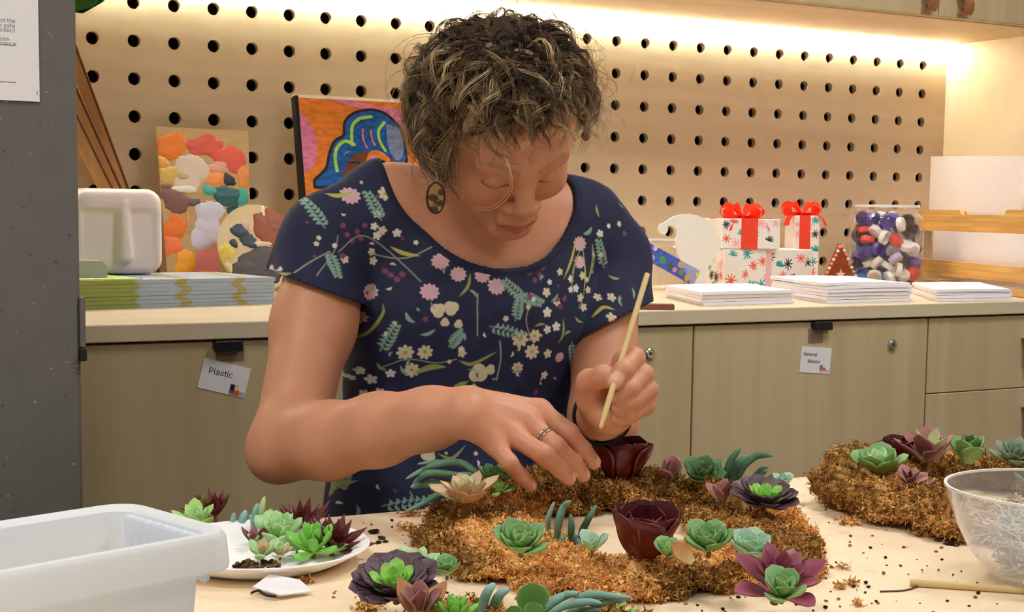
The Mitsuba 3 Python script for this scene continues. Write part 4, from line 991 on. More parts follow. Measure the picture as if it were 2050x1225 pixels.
    mm_.vertices[:, 2] = np.maximum(mm_.vertices[:, 2], TZ+.0006)
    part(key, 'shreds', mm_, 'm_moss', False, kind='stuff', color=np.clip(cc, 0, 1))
    return key, surf
def smooth01(a, b, x):
    t = np.clip((x-a)/(b-a), 0, 1); return t*t*(3-2*t)
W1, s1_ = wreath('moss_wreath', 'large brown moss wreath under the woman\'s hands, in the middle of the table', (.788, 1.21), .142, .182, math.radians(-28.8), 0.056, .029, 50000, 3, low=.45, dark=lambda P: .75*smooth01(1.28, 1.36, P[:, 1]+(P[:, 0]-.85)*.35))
GA, GB, GC, GP = 'succulents on the middle moss wreath', 'succulents on the nearest moss wreath', 'succulents on the right moss wreath', 'succulent cuttings on the white plate'
def tilt(tc=0., tr_=0.): return unit(V(0, 0, 1)-_F*tc+RGT*tr_)
def ros(name, label, u, v, rpx, z_, inner, outer=None, tc=.25, tr_=0., group=GA, **k):
    o = at(u, v, z=z_-.010); R = rpx*((o-EYE)@_F)/FPX
    key = thing(name, label, 'succulent', group)
    rosette(key, o, tilt(tc, tr_), R, G[inner], G[outer] if outer else None, **k)
    return key, o, R
def fingers(name, label, d, z, leaves, cols=BLUE, group=GA, r=5.5, bsdf='m_leaf_bloom', dz=0.):
    """leaves: lists of (u, v) from root to tip, set on the plane at distance d"""
    key = thing(name, label, 'succulent', group)
    for k, L in enumerate(leaves):
        rr, cc = r, cols
        if isinstance(L, tuple): L, rr, cc = (L+(cols,))[:3]
        dd = d+rl.uniform(-.008, .008)
        finger_leaf(key, [J(u, v, dd+.004*i*rl.uniform(-1, 1)) for i, (u, v) in enumerate(L)], rr*d/FPX, cc, bsdf)
    return key
# ---- middle wreath
fingers('chalk_stick_succulent', 'trailing blue-green finger-leaved succulent beside the blush rosette, back left of the middle wreath', 1.49, .8,
    [([(968, 958), (946, 940), (921, 926), (880, 928), (846, 941), (812, 959)], 8.5), ([(930, 938), (905, 926), (873, 924), (835, 929)], 6), ([(942, 955), (896, 948), (857, 947), (838, 960), (825, 974)], 8),
     ([(930, 970), (870, 967), (845, 969), (822, 975)], 10), ([(915, 978), (880, 988), (846, 1008), (809, 1026)], 7.5), ([(960, 960), (930, 950), (900, 958)], 7, BLUEG), ([(925, 985), (890, 976), (862, 980)], 7)], BLUEG)
ros('broadleaf_succulent', 'green broad-leaved succulent half hidden behind the woman\'s little finger', 992, 965, 42, .795, 'dark', 'green', tc=.2, n=11, e0=70, e1=22, split=.7)
ros('blush_rosette', 'pale green rosette with blush pink pointed leaves at the left of the middle wreath', 934, 1003, 72, .802, 'blush_in', 'blush', tc=.12, tr_=-.1, n=17, e0=72, e1=8, s0=.42, split=.35)
ros('sedum_sprig', 'tiny bright green sprig beside the blush pink rosette', 1003, 984, 27, .802, 'lime', tc=.4, n=14, e0=75, e1=5, s0=.5)
ros('green_rosette', 'fresh green rosette left of the upright blue fingers on the middle wreath', 1043, 1098, 58, .802, 'green_in', 'green', tc=.45, tr_=-.05, n=24, e0=80, e1=22, s0=.36)
fingers('chalk_stick_succulent', 'upright blue-green finger-leaved succulent between the green rosette and the wine red cup', 1.345, .8,
    [([(1101, 1080), (1097, 1055), (1098, 1035), (1110, 1003)], 7), ([(1113, 1088), (1117, 1055), (1122, 1030), (1130, 1012), (1144, 1003)], 9.5, BLUEG), ([(1142, 1078), (1144, 1055), (1142, 1028)], 8, DKFING), ([(1158, 1080), (1168, 1058), (1180, 1035), (1194, 1010)], 8.5, DKFING),
     ([(1150, 1078), (1130, 1086), (1107, 1096)], 6.5), ([(1116, 1084), (1128, 1076), (1139, 1069)], 5.5), ([(1152, 1078), (1158, 1090), (1152, 1103)], 9), ([(1140, 1082), (1150, 1072), (1158, 1072)], 6)], BLUE)
ros('pale_succulent', 'pale grey cupped leaves between the upright blue fingers and the wine red cup', 1186, 1100, 38, .80, 'pale', tc=.2, n=7, e0=70, e1=28)
def cup(name, label, u, v, rpx, z, tc, tr_, n=15, seed=0, group=GA):
    o = at(u, v, z=z); R = rpx*((o-EYE)@_F)/FPX; key = thing(name, label, 'succulent', group); B = axes(tilt(tc, tr_), seed)
    part(key, 'stem', tube([o-B[:, 2]*R*.3, o+B[:, 2]*R*.2], [R*.12, R*.10], 8), 'm_stem', True)
    for i in range(n):
        ring = 0 if i < 4 else 1 if i < 9 else 2; m_ = (4, 5, n-9)[ring]; az = (i-(0, 4, 9)[ring])*2*math.pi/m_+seed+ring*.6+rl.normal(0, .08)
        el = math.radians((74, 60, 47)[ring]+rl.normal(0, 3)); s = R*(.80, .98, 1.10)[ring]*rl.uniform(.95, 1.05)
        d = V(math.cos(az), math.sin(az), 0); x = d*math.cos(el)+V(0, 0, math.sin(el)); y = V(-math.sin(az), math.cos(az), 0); zz = np.cross(x, y)
        part(key, 'leaf', G['wine'][i % 4], to=frame(o+B@(d*R*(.06, .14, .20)[ring]), B@x, B@y, B@zz, s))
cup('wine_cup_succulent', 'large wine red cup-shaped succulent in the front middle of the middle wreath', 1290, 1106, 95, .780, .20, .02, 16, .4)
cup('wine_cup_succulent', 'dark red cup-shaped succulent on the back of the middle wreath, beside the fingertips', 1243, 958, 80, .784, .02, .0, 16, 1.3)
ros('green_rosette', 'plump green rosette with one brown leaf, right of the large wine red cup', 1420, 1098, 56, .80, 'green', 'green', tc=.4, n=20, e0=78, e1=24, s0=.45)
k, o, R = ros('green_rosette', 'small green rosette close to the foot of the large wine red cup', 1336, 1110, 36, .802, 'lime', 'green', tc=.35, n=12, e0=75, e1=15)
single('dead_leaf', 'yellow-brown withered leaf in front of the plump green rosette', 'leaf', G['tan'][0], None, to=frame(at(1388, 1126, z=.805), *axes(unit(-_F+V(0, 0, .45)), 0).T[[1, 0, 2]]*np.array([[1], [-1], [1]]), .022))
ros('pale_rosette', 'pale mint rosette between the plump green rosette and the magenta one', 1500, 1112, 52, .798, 'pale', tc=.4, tr_=.05, n=18, e0=78, e1=22, s0=.45)
ros('magenta_rosette', 'dusky magenta pointed rosette at the right front of the middle wreath', 1556, 1180, 98, .785, 'magenta', tc=.45, tr_=.1, n=18, e0=70, e1=14, s0=.5)
ros('green_rosette', 'green cupped rosette in front of the magenta rosette at the bottom of the photo', 1566, 1192, 54, .815, 'green_in', 'green', tc=.45, n=13, e0=80, e1=15, s0=.5)
ros('dark_rosette', 'dark green rosette at the back right of the middle wreath', 1405, 962, 48, .797, 'dark', tc=.55, n=22, e0=80, e1=18, s0=.4)
ros('mauve_leaf_succulent', 'mauve leaves standing left of the dark green rosette', 1352, 962, 48, .795, 'mauve', tc=0., tr_=-.35, n=5, e0=78, e1=40, s0=.7)
fingers('finger_succulent', 'dark green succulent with long pointed fingers leaning right on the middle wreath', 1.60, .8,
    [([(1452, 968), (1458, 940), (1466, 918), (1483, 896)], 10), ([(1468, 972), (1474, 945), (1484, 926), (1494, 912)], 13.5), ([(1480, 955), (1492, 930), (1512, 914), (1530, 911), (1548, 912)], 8.5), ([(1500, 962), (1512, 952), (1526, 938), (1539, 936)], 6), ([(1505, 965), (1522, 952), (1536, 942)], 5.5),
     ([(1530, 975), (1538, 962), (1547, 949)], 7), ([(1447, 965), (1440, 952), (1430, 945)], 7, BLUE), ([(1460, 970), (1452, 955), (1446, 948)], 6)], DKFING)
ros('pale_rosette', 'small blue-green rosette behind the plum rosette at the right of the middle wreath', 1566, 972, 30, .785, 'pale', tc=.3, n=10, e0=70, e1=10)
ros('mauve_rosette', 'dusky pink cupped leaves left of the plum rosette with the lime centre', 1448, 1004, 44, .797, 'mauve', tc=.15, n=7, e0=72, e1=28, s0=.7)
ros('plum_rosette', 'plum purple rosette with a lime green centre at the right of the middle wreath', 1530, 1006, 64, .80, 'neon', None, tc=.30, tr_=.05, n=24, e0=72, e1=26, s0=.26, s1=.62, ring=[(11, 'plum', 30, .86, .12, .2), (12, 'plum_out', 12, 1.0, .16, .5)])
# ---- nearest wreath, mostly below the frame
W2, s2_ = wreath('moss_wreath', 'nearest brown moss wreath at the bottom edge of the photo, ringed with succulents', (.427, .787), .135, .135, 0., .045, .032, 20000, 8)
ros('plum_rosette', 'plum purple rosette with a green centre on the nearest wreath, at its left', 792, 1182, 86, .80, 'neon', None, tc=.40, tr_=-.05, n=26, e0=70, e1=24, s0=.26, s1=.64, group=GB, ring=[(11, 'plum', 30, .84, .12, .2), (13, 'plum_out', 14, 1.0, .16, .5)])
ros('lime_rosette', 'pale lime rosettes behind the plum rosette on the nearest wreath', 828, 1148, 58, .79, 'lime', 'bead', tc=.2, n=22, e0=75, e1=12, group=GB)
ros('green_rosette', 'small green rosette right of the lime rosettes on the nearest wreath', 895, 1148, 38, .80, 'green_in', 'green', tc=.3, n=13, e0=75, e1=25, group=GB)
ros('mauve_rosette', 'large dusty mauve leaves in front of the plum rosette, at the bottom edge', 836, 1236, 72, .80, 'mauve', 'tan', tc=.3, n=9, e0=70, e1=30, s0=.7, split=.75, group=GB)
ros('jelly_bean_succulent', 'lime green and yellow bean-leaved succulent at the bottom edge of the photo', 912, 1240, 50, .80, 'jelly', tc=.2, n=16, e0=80, e1=15, s0=.7, group=GB)
fingers('jelly_leaf', 'yellow bean-shaped leaves beside the lime green beans at the bottom edge', 1.04, .8, [([(872, 1235), (862, 1215), (860, 1200)], 11, [(226, 190, 60), (222, 186, 64), (214, 170, 70)]), ([(850, 1240), (838, 1222), (826, 1214)], 11, [(236, 206, 90), (230, 196, 70), (226, 180, 70)]), ([(882, 1235), (877, 1205), (876, 1182)], 12, [(170, 206, 70), (140, 196, 60), (140, 200, 80)])], group=GB)
fingers('chalk_stick_succulent', 'two blue finger leaves standing at the bottom edge, left of the green paddle leaf', 1.05, .8, [([(962, 1240), (968, 1205), (978, 1182), (990, 1168)], 12), ([(980, 1240), (992, 1206), (1003, 1188), (1021, 1179)], 12)], group=GB)
k = thing('paddle_succulent', 'round green paddle leaves facing the camera at the bottom edge of the photo', 'succulent', GB)
_pm_ = leaf_mesh(1., .92, .11, .10, .12, .62, .42, 0., 11, 14, .5); _pc = V(*lin(96, 146, 74))*np.where(_pm_[2][:, None] > .85, 1.25, 1.)+V(.10, .12, .06)*(np.clip((_pm_[2]-.82)/.18, 0, 1)**2)[:, None]*.8
for (u, v, hpx, d_, lean) in ((1066, 1238, 72, 1.06, .0), (1066, 1248, 44, 1.045, .1), (1036, 1250, 40, 1.05, -.5), (1094, 1250, 34, 1.055, .5)):
    x_ = unit(V(0, 0, 1)+RGT*lean*.7+_F*.10); z_ = unit(-_F-x_*(-_F@x_)); part(k, 'leaf', _pm_[0], 'm_leaf', True, color=np.clip(_pc, 0, 1), to=frame(J(u, v, d_), x_, np.cross(z_, x_), z_, hpx*d_/FPX))
fingers('chalk_stick_succulent', 'blue-grey finger leaves lying along the bottom edge, right of the green paddle leaf', 1.04, .8, [([(1095, 1218), (1112, 1202), (1134, 1191), (1157, 1187)], 11), ([(1150, 1200), (1180, 1190), (1216, 1192), (1268, 1197)], 9.5), ([(1100, 1228), (1140, 1210), (1180, 1205), (1205, 1208)], 9.5), ([(1120, 1235), (1160, 1222), (1200, 1220)], 9, BLUEG), ([(1180, 1215), (1220, 1203), (1255, 1200)], 9)], group=GB)
ros('lime_rosette', 'pale lime pointed rosette at the bottom edge, at the right end of the nearest wreath', 1232, 1242, 46, .79, 'lime', tc=.2, n=14, e0=75, e1=20, group=GB)
# ---- right wreath
W3, s3_ = wreath('moss_wreath', 'brown moss wreath behind the clear bowl at the right of the table', (1.272, 1.155), .14, .165, math.radians(-28.8), .056, .036, 36000, 5, dark=lambda P: .55+0*P[:, 0])
ros('wine_rosette', 'dark maroon round-leaved rosette behind the pale green rosette on the right wreath', 1797, 925, 52, .80, 'wine', tc=.1, n=15, e0=70, e1=30, s0=.7, group=GC)
ros('two_tone_rosette', 'green rosette with a pale lime centre at the left of the right wreath', 1760, 948, 58, .80, 'bead', 'green', tc=.2, tr_=-.1, n=20, e0=82, e1=22, s0=.55, split=.5, group=GC)
ros('copper_rosette', 'large mauve and copper pointed rosette at the back of the right wreath', 1858, 922, 66, .805, 'blush_in', 'mauve', tc=.12, n=10, e0=62, e1=20, s0=.75, split=.25, group=GC)
ros('maroon_rosette', 'small maroon rosette in front of the two-tone rosette on the right wreath', 1820, 968, 38, .80, 'maroon', 'mauve', tc=.4, n=14, e0=78, e1=10, group=GC)
ros('green_rosette', 'bright green cupped succulent right of the copper rosette on the right wreath', 1938, 926, 52, .80, 'dark', 'green', tc=.1, n=9, e0=70, e1=32, s0=.8, group=GC)
ros('grey_rosette', 'grey-green rosette cut by the right edge of the photo', 2030, 922, 52, .80, 'grey', tc=.4, n=24, e0=80, e1=8, s0=.34, group=GC)
fingers('finger_succulent', 'thin green leaves above the rim of the clear bowl at the right edge', 1.57, .8, [([(2062, 985), (2046, 962), (2030, 946)], 6), ([(2070, 985), (2060, 965), (2052, 950)], 6), ([(1848, 972), (1866, 966), (1880, 958)], 4, [(150, 110, 104), (160, 116, 108), (170, 130, 120)]), ([(1840, 978), (1858, 974), (1872, 970)], 4, [(150, 110, 104), (160, 116, 108), (170, 130, 120)])], BLUEG, GC)
# ------------------------------------------------------------------ things on the worktop
rc = np.random.default_rng(21)
def onplane(u, v, o, n):
    r = ray(u, v); return EYE+r*(((np.array(o)-EYE)@n)/(r@n))
def quad_frame(o, right, up):
    right = unit(right); up = unit(np.array(up)-right*(np.array(up)@right)); return np.array(o, float), right, up, np.cross(right, up)
def in_frame(m, o, r, u, n):
    m = m.copy(); v = m.vertices; m.vertices = np.array(o)+v[:, :1]*r+v[:, 1:2]*u+v[:, 2:]*n; return m
def flat_shape(poly, t=.0006, z=0.):
    """polygon(s) in plane coordinates as a thin solid"""
    ps = [p for p in (poly.geoms if hasattr(poly, 'geoms') else [poly]) if p.geom_type == 'Polygon' and p.area > 1e-8]
    m = cat(*[extrude(p, t) for p in ps]); m.apply_translation((0, 0, z)); return m
def blobpoly(cx, cy, rx, ry, seed, rough=.26, n=56):
    g = np.random.default_rng(seed); a = np.arange(n)*2*np.pi/n; r = 1+sum(rough/k*np.cos(k*a+g.uniform(0, 6.28)) for k in (2, 3, 5, 7, 11, 14))
    return sg.Polygon(np.stack([cx+rx*r*np.cos(a), cy+ry*r*np.sin(a)], 1)).buffer(0)
def dab(poly, h, seed):
    """a domed, ridged dab of paint on the polygon"""
    c = np.array(poly.centroid.coords[0]); b = np.array(poly.exterior.coords)[:-1]; v = [np.r_[c, h]]; n = len(b)
    for s, z in ((.35, .95), (.65, .8), (.88, .5), (1., 0.)): v += [np.r_[c+(q-c)*s, h*z] for q in b]
    f = [(0, 1+i, 1+(i+1) % n) for i in range(n)]
    for k in range(3):
        for i in range(n):
            a0, a1 = 1+k*n+i, 1+k*n+(i+1) % n; f += [(a0, a0+n, a1+n), (a0, a1+n, a1)]
    v = np.array(v); v[:, 2] *= .75+.5*meshkit.noise(np.stack([v[:, 0]*55, v[:, 1]*120, v[:, 2]*0+seed], 1)); v[-n:, 2] = 0
    return trimesh.Trimesh(v, f, process=False)
_pm = {}
def paint_mat(rgb, rough=.45):
    k = 'm_paint_%d_%d_%d' % rgb
    if k not in _pm: _pm[k] = bs(k, lin(*rgb), rough, .4)
    return k
# ---- pile of printed paper at the left
bs('m_pile', proc(lambda p, n, uv: mix(mix(lin(150, 160, 84), mix(lin(170, 184, 200), lin(172, 160, 110), smoothstep(.0, .003, .011-dr.abs(p.x-.655-.006*dr.sin(p.z*300)))+smoothstep(.0, .003, .010-dr.abs(p.x-.752-.006*dr.sin(p.z*300+1)))), smoothstep(-.004, .006, p.x-.578+.004*dr.sin(p.z*400))),
    lin(104, 104, 84), .25*noise(p.x*10, p.y*10, p.z*900))), .6, .3)
bs('m_lime', lin(196, 226, 140), .7, .2)
pile = thing('paper_pile', 'pile of green and blue edged printed sheets on the worktop at the left', 'paper pile')
_pa = math.atan2(.049, .324)
for k in range(7):
    M = tr(.494, 2.268, CZ) @ rot('z', math.degrees(_pa)) @ tr(rc.uniform(-.001, .001), rc.uniform(-.0008, .0008), 0)
    part(pile, 'sheet_bundle', move(box(-.17, .326, 0, .225, k*.0064, k*.0064+.0063, .0002), M), 'm_pile')
part(pile, 'top_sheet', move(box(-.17, .10, .012, .20, .0448, .0462, .0002), tr(.494, 2.268, CZ) @ rot('z', math.degrees(_pa)+1)), 'm_lime')
PZ = CZ+.0465
# ---- white nose-shaped face cover
def _rb(p, c, half, r):
    q = np.abs(p-c)-(np.array(half)-r); return np.linalg.norm(np.maximum(q, 0), axis=1)+np.minimum(q.max(1), 0)-r
fy = 2.42; q1, q0 = at(331, 480, y=fy), at(331, 379, y=fy)
FW, FH, FD = .150, q0[2]-PZ, .10
fc = V(q1[0]-FW/2, fy+FD/2, PZ+FH/2)
nx = at(250, 480, y=fy)[0]; nz0, nz1 = at(250, 528, y=fy)[2], at(250, 425, y=fy)[2]
nose = Field(); nose.u(cone((nx-.001, fy+.007, nz1+.012), (nx+.002, fy+.003, nz0+.0135), .0085, .0135))
_ch = V(FW/2-.013, .011, (nz1-PZ)/2+.012)
def _face(p, c=None, R=None):
    d = _rb(p, fc, (FW/2, FD/2, FH/2), .026)
    d = -smin(-d, _rb(p, V(fc[0], fy-.001, PZ+_ch[2]-.020), _ch, .008), .010); return np.maximum(smin(d, nose.at(p), .007), PZ+.0003-p[:, 2])
bs('m_whiteplastic', lin(234, 222, 222), .35, .4)
single('face_cover', 'glossy white face-shaped box with a long nose on the paper pile', 'face box', surface(_face, fc-V(.09, .07, .09), fc+V(.09, .07, .09), .0024), 'm_whiteplastic', True)
# ---- grey folded card
a, b = at(166, 580, y=2.33), at(214, 522, y=2.33)
bs('m_greycard', lin(176, 174, 172), .8, .1)
gx0 = a[0]-.02
single('grey_card_box', 'small grey card box on the paper pile beside the grey pillar', 'box', move(trimesh.convex.convex_hull(np.array([(x, y, z) for x, z in ((gx0, PZ), (b[0], PZ), (b[0], b[2]-.008), (b[0]-.008, b[2]), (gx0, b[2]+.001)) for y in (2.33, 2.37)])), tr(0, 0, 0)), 'm_greycard')
# ---- wooden frame pieces leaning at the left
bs('m_oak', wood(lin(196, 148, 92), lin(150, 98, 48), 2, 3, 60, .5, 2.), .4, .4)
bs('m_walnut', lin(96, 54, 24), .4, .4)
for (p0, p1, w, y0, lab) in (((236, 392), (150, 160), .019, 2.640, 'light oak frame strip leaning on the pegboard behind the white face box'), ((222, 395), (150, 235), .020, 2.622, 'second oak frame strip with a bright edge, nearer the grey pillar'), ((205, 395), (140, 262), .020, 2.604, 'brown frame strip lowest of the three behind the grey pillar')):
    A, B = at(*p0, y=y0-.006), at(*p1, y=y0+.004); d = unit(B-A); A = A+d*((CZ+.014-A[2])/d[2]); B = A+d*.58
    s = unit(np.cross(d, (0, 1, 0))); n = np.cross(s, d)
    k = thing('frame_strip', lab, 'wooden strip')
    m = box(0, .58, -w, 0, -.006, .006, .001); v = m.vertices.copy(); m.vertices = A+v[:, :1]*d+v[:, 1:2]*s+v[:, 2:]*n
    part(k, 'board', m, 'm_oak')
    m = box(0, .58, -w-.0035, -w, -.0075, .0075, .0006); v = m.vertices.copy(); m.vertices = A+v[:, :1]*d+v[:, 1:2]*s+v[:, 2:]*n
    part(k, 'edge_strip', m, 'm_walnut')
# ---- corrugated card palette
o0 = at(338, 588, y=2.52); o0[2] = max(o0[2], PZ) if False else o0[2]
tl, trp = at(312, 253, y=2.63), at(498, 262, y=2.64)
bl_ = at(336, 588, y=2.565); bl_[2] = CZ+.002
o_, r_, u_, n_ = quad_frame(bl_, trp-tl, tl-bl_)
PWd, PHt = .182, np.linalg.norm(tl-bl_)
n_ = -n_ if n_[1] > 0 else n_
bs('m_corrugated', proc(lambda p, n, uv: mix(lin(206, 178, 134), lin(176, 144, 100), .5+.5*dr.sin(p.z*1500)*.6)), .8, .1)
cp = thing('card_palette', 'corrugated card palette daubed with orange, red, teal and lilac paint, leaning on the pegboard', 'palette')
def px2(u, v): e = onplane(u, v, o_, n_)-o_; return e@r_, e@u_
c0 = px2(312, 253)
sheet = sg.Polygon([(px2(338, 590)[0], 0), px2(312, 253), px2(497, 262), (px2(505, 590)[0], 0)])
part(cp, 'sheet', in_frame(flat_shape(sheet, .004, -.004), o_, r_, u_, n_), 'm_corrugated')
_sc = np.hypot(*(np.array(px2(420, 400))-np.array(px2(400, 400))))/20
for i, (u, v, rx, ry, c) in enumerate([(342, 293, 30, 27, (242, 130, 28)), (412, 292, 34, 24, (222, 94, 74)), (460, 318, 32, 28, (226, 92, 70)), (325, 325, 14, 10, (232, 178, 80)), (335, 350, 22, 18, (220, 182, 92)), (382, 345, 38, 34, (226, 204, 186)), (368, 352, 14, 12, (186, 178, 110)), (440, 334, 22, 12, (236, 170, 150)), (430, 360, 20, 18, (240, 150, 72)), (486, 352, 14, 22, (240, 148, 70)),
        (372, 378, 24, 8, (244, 238, 224)), (458, 360, 12, 13, (42, 40, 44)), (455, 392, 30, 22, (34, 92, 96)), (420, 380, 14, 13, (70, 172, 160)), (486, 395, 12, 18, (64, 168, 158)), (466, 420, 12, 14, (16, 66, 70)), (352, 402, 26, 26, (124, 84, 78)), (332, 372, 12, 6, (136, 92, 84)), (388, 404, 12, 9, (92, 84, 84)), (420, 425, 26, 26, (216, 214, 232)), (414, 468, 30, 34, (212, 210, 232)),
        (350, 455, 24, 22, (238, 120, 26)), (340, 492, 22, 20, (246, 122, 66)), (372, 528, 22, 26, (244, 168, 26)), (352, 572, 18, 12, (240, 150, 92)), (412, 528, 26, 34, (238, 146, 148)), (440, 560, 24, 12, (206, 62, 62)), (376, 440, 4, 18, (226, 150, 88))]):
    p = blobpoly(*px2(u, v), rx*_sc, ry*_sc, 100+i).intersection(sheet)
    if p.geom_type != 'Polygon': p = max(p.geoms, key=lambda g: g.area)
    part(cp, 'paint_dab', in_frame(dab(p, .0013, i), o_, r_, u_, n_), paint_mat(c))
# ---- round wooden palette
o2 = at(523, 580, y=2.47); t2 = at(523, 410, y=2.53)
o_, r_, u_, n_ = quad_frame(o2, V(1, 0, 0), t2-o2); n_ = -n_ if n_[1] > 0 else n_
def px2(u, v): e = onplane(u, v, o_, n_)-o_; return e@r_, e@u_
cc = np.array(px2(519, 493)); RR = np.hypot(*(np.array(px2(437, 493))-cc)); RV = np.hypot(*(np.array(px2(519, 410))-cc))
disc = sg.Polygon([(cc[0]+RR*math.cos(a), cc[1]+RV*math.sin(a)) for a in np.linspace(0, 2*np.pi, 65)[:-1]])
bs('m_plywood', wood(lin(230, 210, 170), lin(212, 186, 140), 0, 3, 30, .4, 7.), .6, .2)
rp_ = thing('round_palette', 'round wooden palette with rust, navy and charcoal paint, leaning beside the woman', 'palette')
part(rp_, 'board', in_frame(flat_shape(disc, .006, -.006), o_, r_, u_, n_), 'm_plywood')
_sc = RR/82
for i, (u, v, rx, ry, c) in enumerate([(540, 452, 36, 38, (150, 72, 30)), (482, 462, 17, 18, (38, 58, 74)), (498, 482, 18, 14, (36, 56, 72)), (520, 528, 52, 34, (70, 60, 62)), (530, 540, 46, 28, (58, 50, 54)), (453, 505, 14, 18, (226, 196, 60)), (452, 504, 9, 6, (206, 140, 40)), (468, 487, 8, 9, (36, 42, 38)), (518, 488, 30, 6, (226, 206, 178)), (492, 452, 9, 12, (206, 172, 170)), (452, 546, 14, 20, (214, 208, 120)), (527, 424, 4, 12, (236, 228, 214)), (580, 470, 12, 20, (190, 196, 160))]):
    p = blobpoly(*px2(u, v), rx*_sc, ry*_sc, 200+i).intersection(disc)
    if p.geom_type != 'Polygon': p = max(p.geoms, key=lambda g: g.area)
    part(rp_, 'paint_dab', in_frame(dab(p, .0016, i), o_, r_, u_, n_), paint_mat(c))
# ---- painted canvas leaning on the pegboard
tl = at(590, 189, y=2.625); bl_ = at(634, 600, y=2.545); bl_[2] = CZ+.002
o_, r_, u_, n_ = quad_frame(bl_, V(1, 0, 0), tl-bl_); n_ = -n_ if n_[1] > 0 else n_
def px2(u, v): e = onplane(u, v, o_, n_)-o_; return e@r_, e@u_
CH = np.linalg.norm(tl-bl_); CWd = .34
pt = thing('painting', 'orange, pink and blue painting on canvas leaning on the pegboard behind the woman', 'painting')
bs('m_canvasedge', lin(24, 22, 22), .7, .2); bs('m_canvaswhite', lin(238, 232, 220), .8, .1)
ex = px2(590, 189)[0]
cv = sg.box(ex, 0, ex+CWd, CH)
part(pt, 'canvas', in_frame(flat_shape(cv, .018, -.018), o_, r_, u_, n_), 'm_canvaswhite')
part(pt, 'side_tape', in_frame(flat_shape(sg.box(ex-.0008, 0, ex+.0062, CH-.002), .0195, -.0186), o_, r_, u_, n_), 'm_canvasedge')
def pmat(name, rgb, amt=.12):
    c = V(*lin(*rgb)); d_ = c*(1-amt*2.2)
    return bs(name, proc(lambda p, n, uv: mix(tuple(map(float, c)), tuple(map(float, d_)), smoothstep(.35, .7, fbm(p.x*90, p.y*90, p.z*160, 4)))), .6, .25)
pmat('m_art_orange', (232, 132, 44)); pmat('m_art_pink', (226, 130, 176)); pmat('m_art_blue', (22, 92, 178), .2); pmat('m_art_black', (26, 24, 34), .1); pmat('m_art_lime', (166, 218, 96), .1); pmat('m_art_brown', (112, 60, 28), .1); pmat('m_art_rose', (206, 124, 140), .15); pmat('m_art_sky', (124, 140, 190), .15)
inner = sg.box(ex+.006, .004, ex+CWd-.003, CH-.006)
def PX(*q): return [px2(u, v) for u, v in q]
lay = [('m_art_orange', inner)]
lay += [('m_art_pink', sg.Polygon(bez(PX((594, 222), (610, 232), (625, 255), (634, 290), (632, 320), (620, 338), (606, 345), (598, 300), (594, 222)), 6))),
        ('m_art_pink', sg.Polygon(bez(PX((655, 197), (690, 196), (720, 206), (755, 212), (790, 218), (830, 240), (830, 268), (800, 250), (775, 234), (735, 222), (700, 212), (655, 197)), 6)))]
hairp = sg.Polygon(bez(PX((632, 362), (655, 338), (662, 308), (672, 285), (690, 272), (692, 248), (705, 232), (728, 224), (752, 224), (775, 234), (800, 262), (810, 310), (805, 340), (770, 322), (740, 304), (715, 308), (698, 322), (690, 350), (680, 372), (632, 372)), 6)).buffer(0)
lay += [('m_art_black', hairp.buffer(.0055)), ('m_art_blue', hairp)]
def line(pts, w): return sg.LineString(bez(PX(*pts), 6)).buffer(w)
lay += [('m_art_sky', sg.Polygon(bez(PX((772, 248), (800, 262), (806, 310), (790, 320), (776, 290), (772, 248)), 5)).buffer(0)),
        ('m_art_lime', line([(674, 342), (670, 315), (675, 295), (690, 283), (708, 290)], .0034)), ('m_art_lime', line([(704, 290), (703, 268), (706, 250), (720, 238), (742, 234)], .0032)), ('m_art_lime', line([(768, 246), (757, 262), (759, 282), (770, 302)], .0030)),
        ('m_art_rose', line([(725, 260), (725, 276), (730, 290), (734, 296)], .0020)), ('m_art_rose', line([(741, 262), (743, 278), (749, 292)], .0020)), ('m_art_sky', line([(687, 312), (692, 306), (698, 304)], .0014)),
        ('m_art_brown', sg.Polygon(bez(PX((692, 336), (700, 318), (716, 308), (740, 303), (765, 308), (795, 330), (790, 352), (690, 352), (692, 336)), 6)).buffer(0)), ('m_art_orange', sg.Polygon(bez(PX((732, 318), (740, 304), (760, 304), (780, 322), (760, 334), (735, 330), (732, 318)), 5)).buffer(0)), ('m_art_pink', sg.Point(px2(744, 320)).buffer(.0085)), ('m_art_black', line([(698, 327), (710, 326), (718, 327)], .0018)), ('m_art_black', sg.box(ex+.2, .03, ex+.26, .06)) ][:-1]
for i, (mt, pl) in enumerate(lay):
    pl = pl.intersection(inner)
    if pl.is_empty: continue
    part(pt, 'paint_area', in_frame(flat_shape(pl, .00035, .0002+.00028*i), o_, r_, u_, n_), mt)
# ---- trailing plant leaf at the top left
lf = thing('trailing_plant', 'dark green hanging plant leaves at the top of the pegboard by the pillar', 'plant')
bs('m_hangleaf', lin(40, 92, 30), .4, .4)
m, *_ = leaf_mesh(.10, .085, .003, .2, .5, .72, .36, 0)
hp = at(160, -70, y=2.2)
part(lf, 'stem', tube(bez([hp+V(-.03, .02, .12), hp+V(-.02, 0, .06), hp]), .003, 8), 'm_hangleaf', True)
for (u, v, L) in ((178, 46, 1.), (146, 52, .9)):
    e = at(u, v, y=2.17); d = unit(e-hp); L = np.linalg.norm(e-hp); x = d; zz = unit(np.cross(np.cross(x, -_F), x)); yy = np.cross(zz, x)
    part(lf, 'leaf', m, 'm_hangleaf', True, to=frame(hp, x, yy, zz, L/.10))
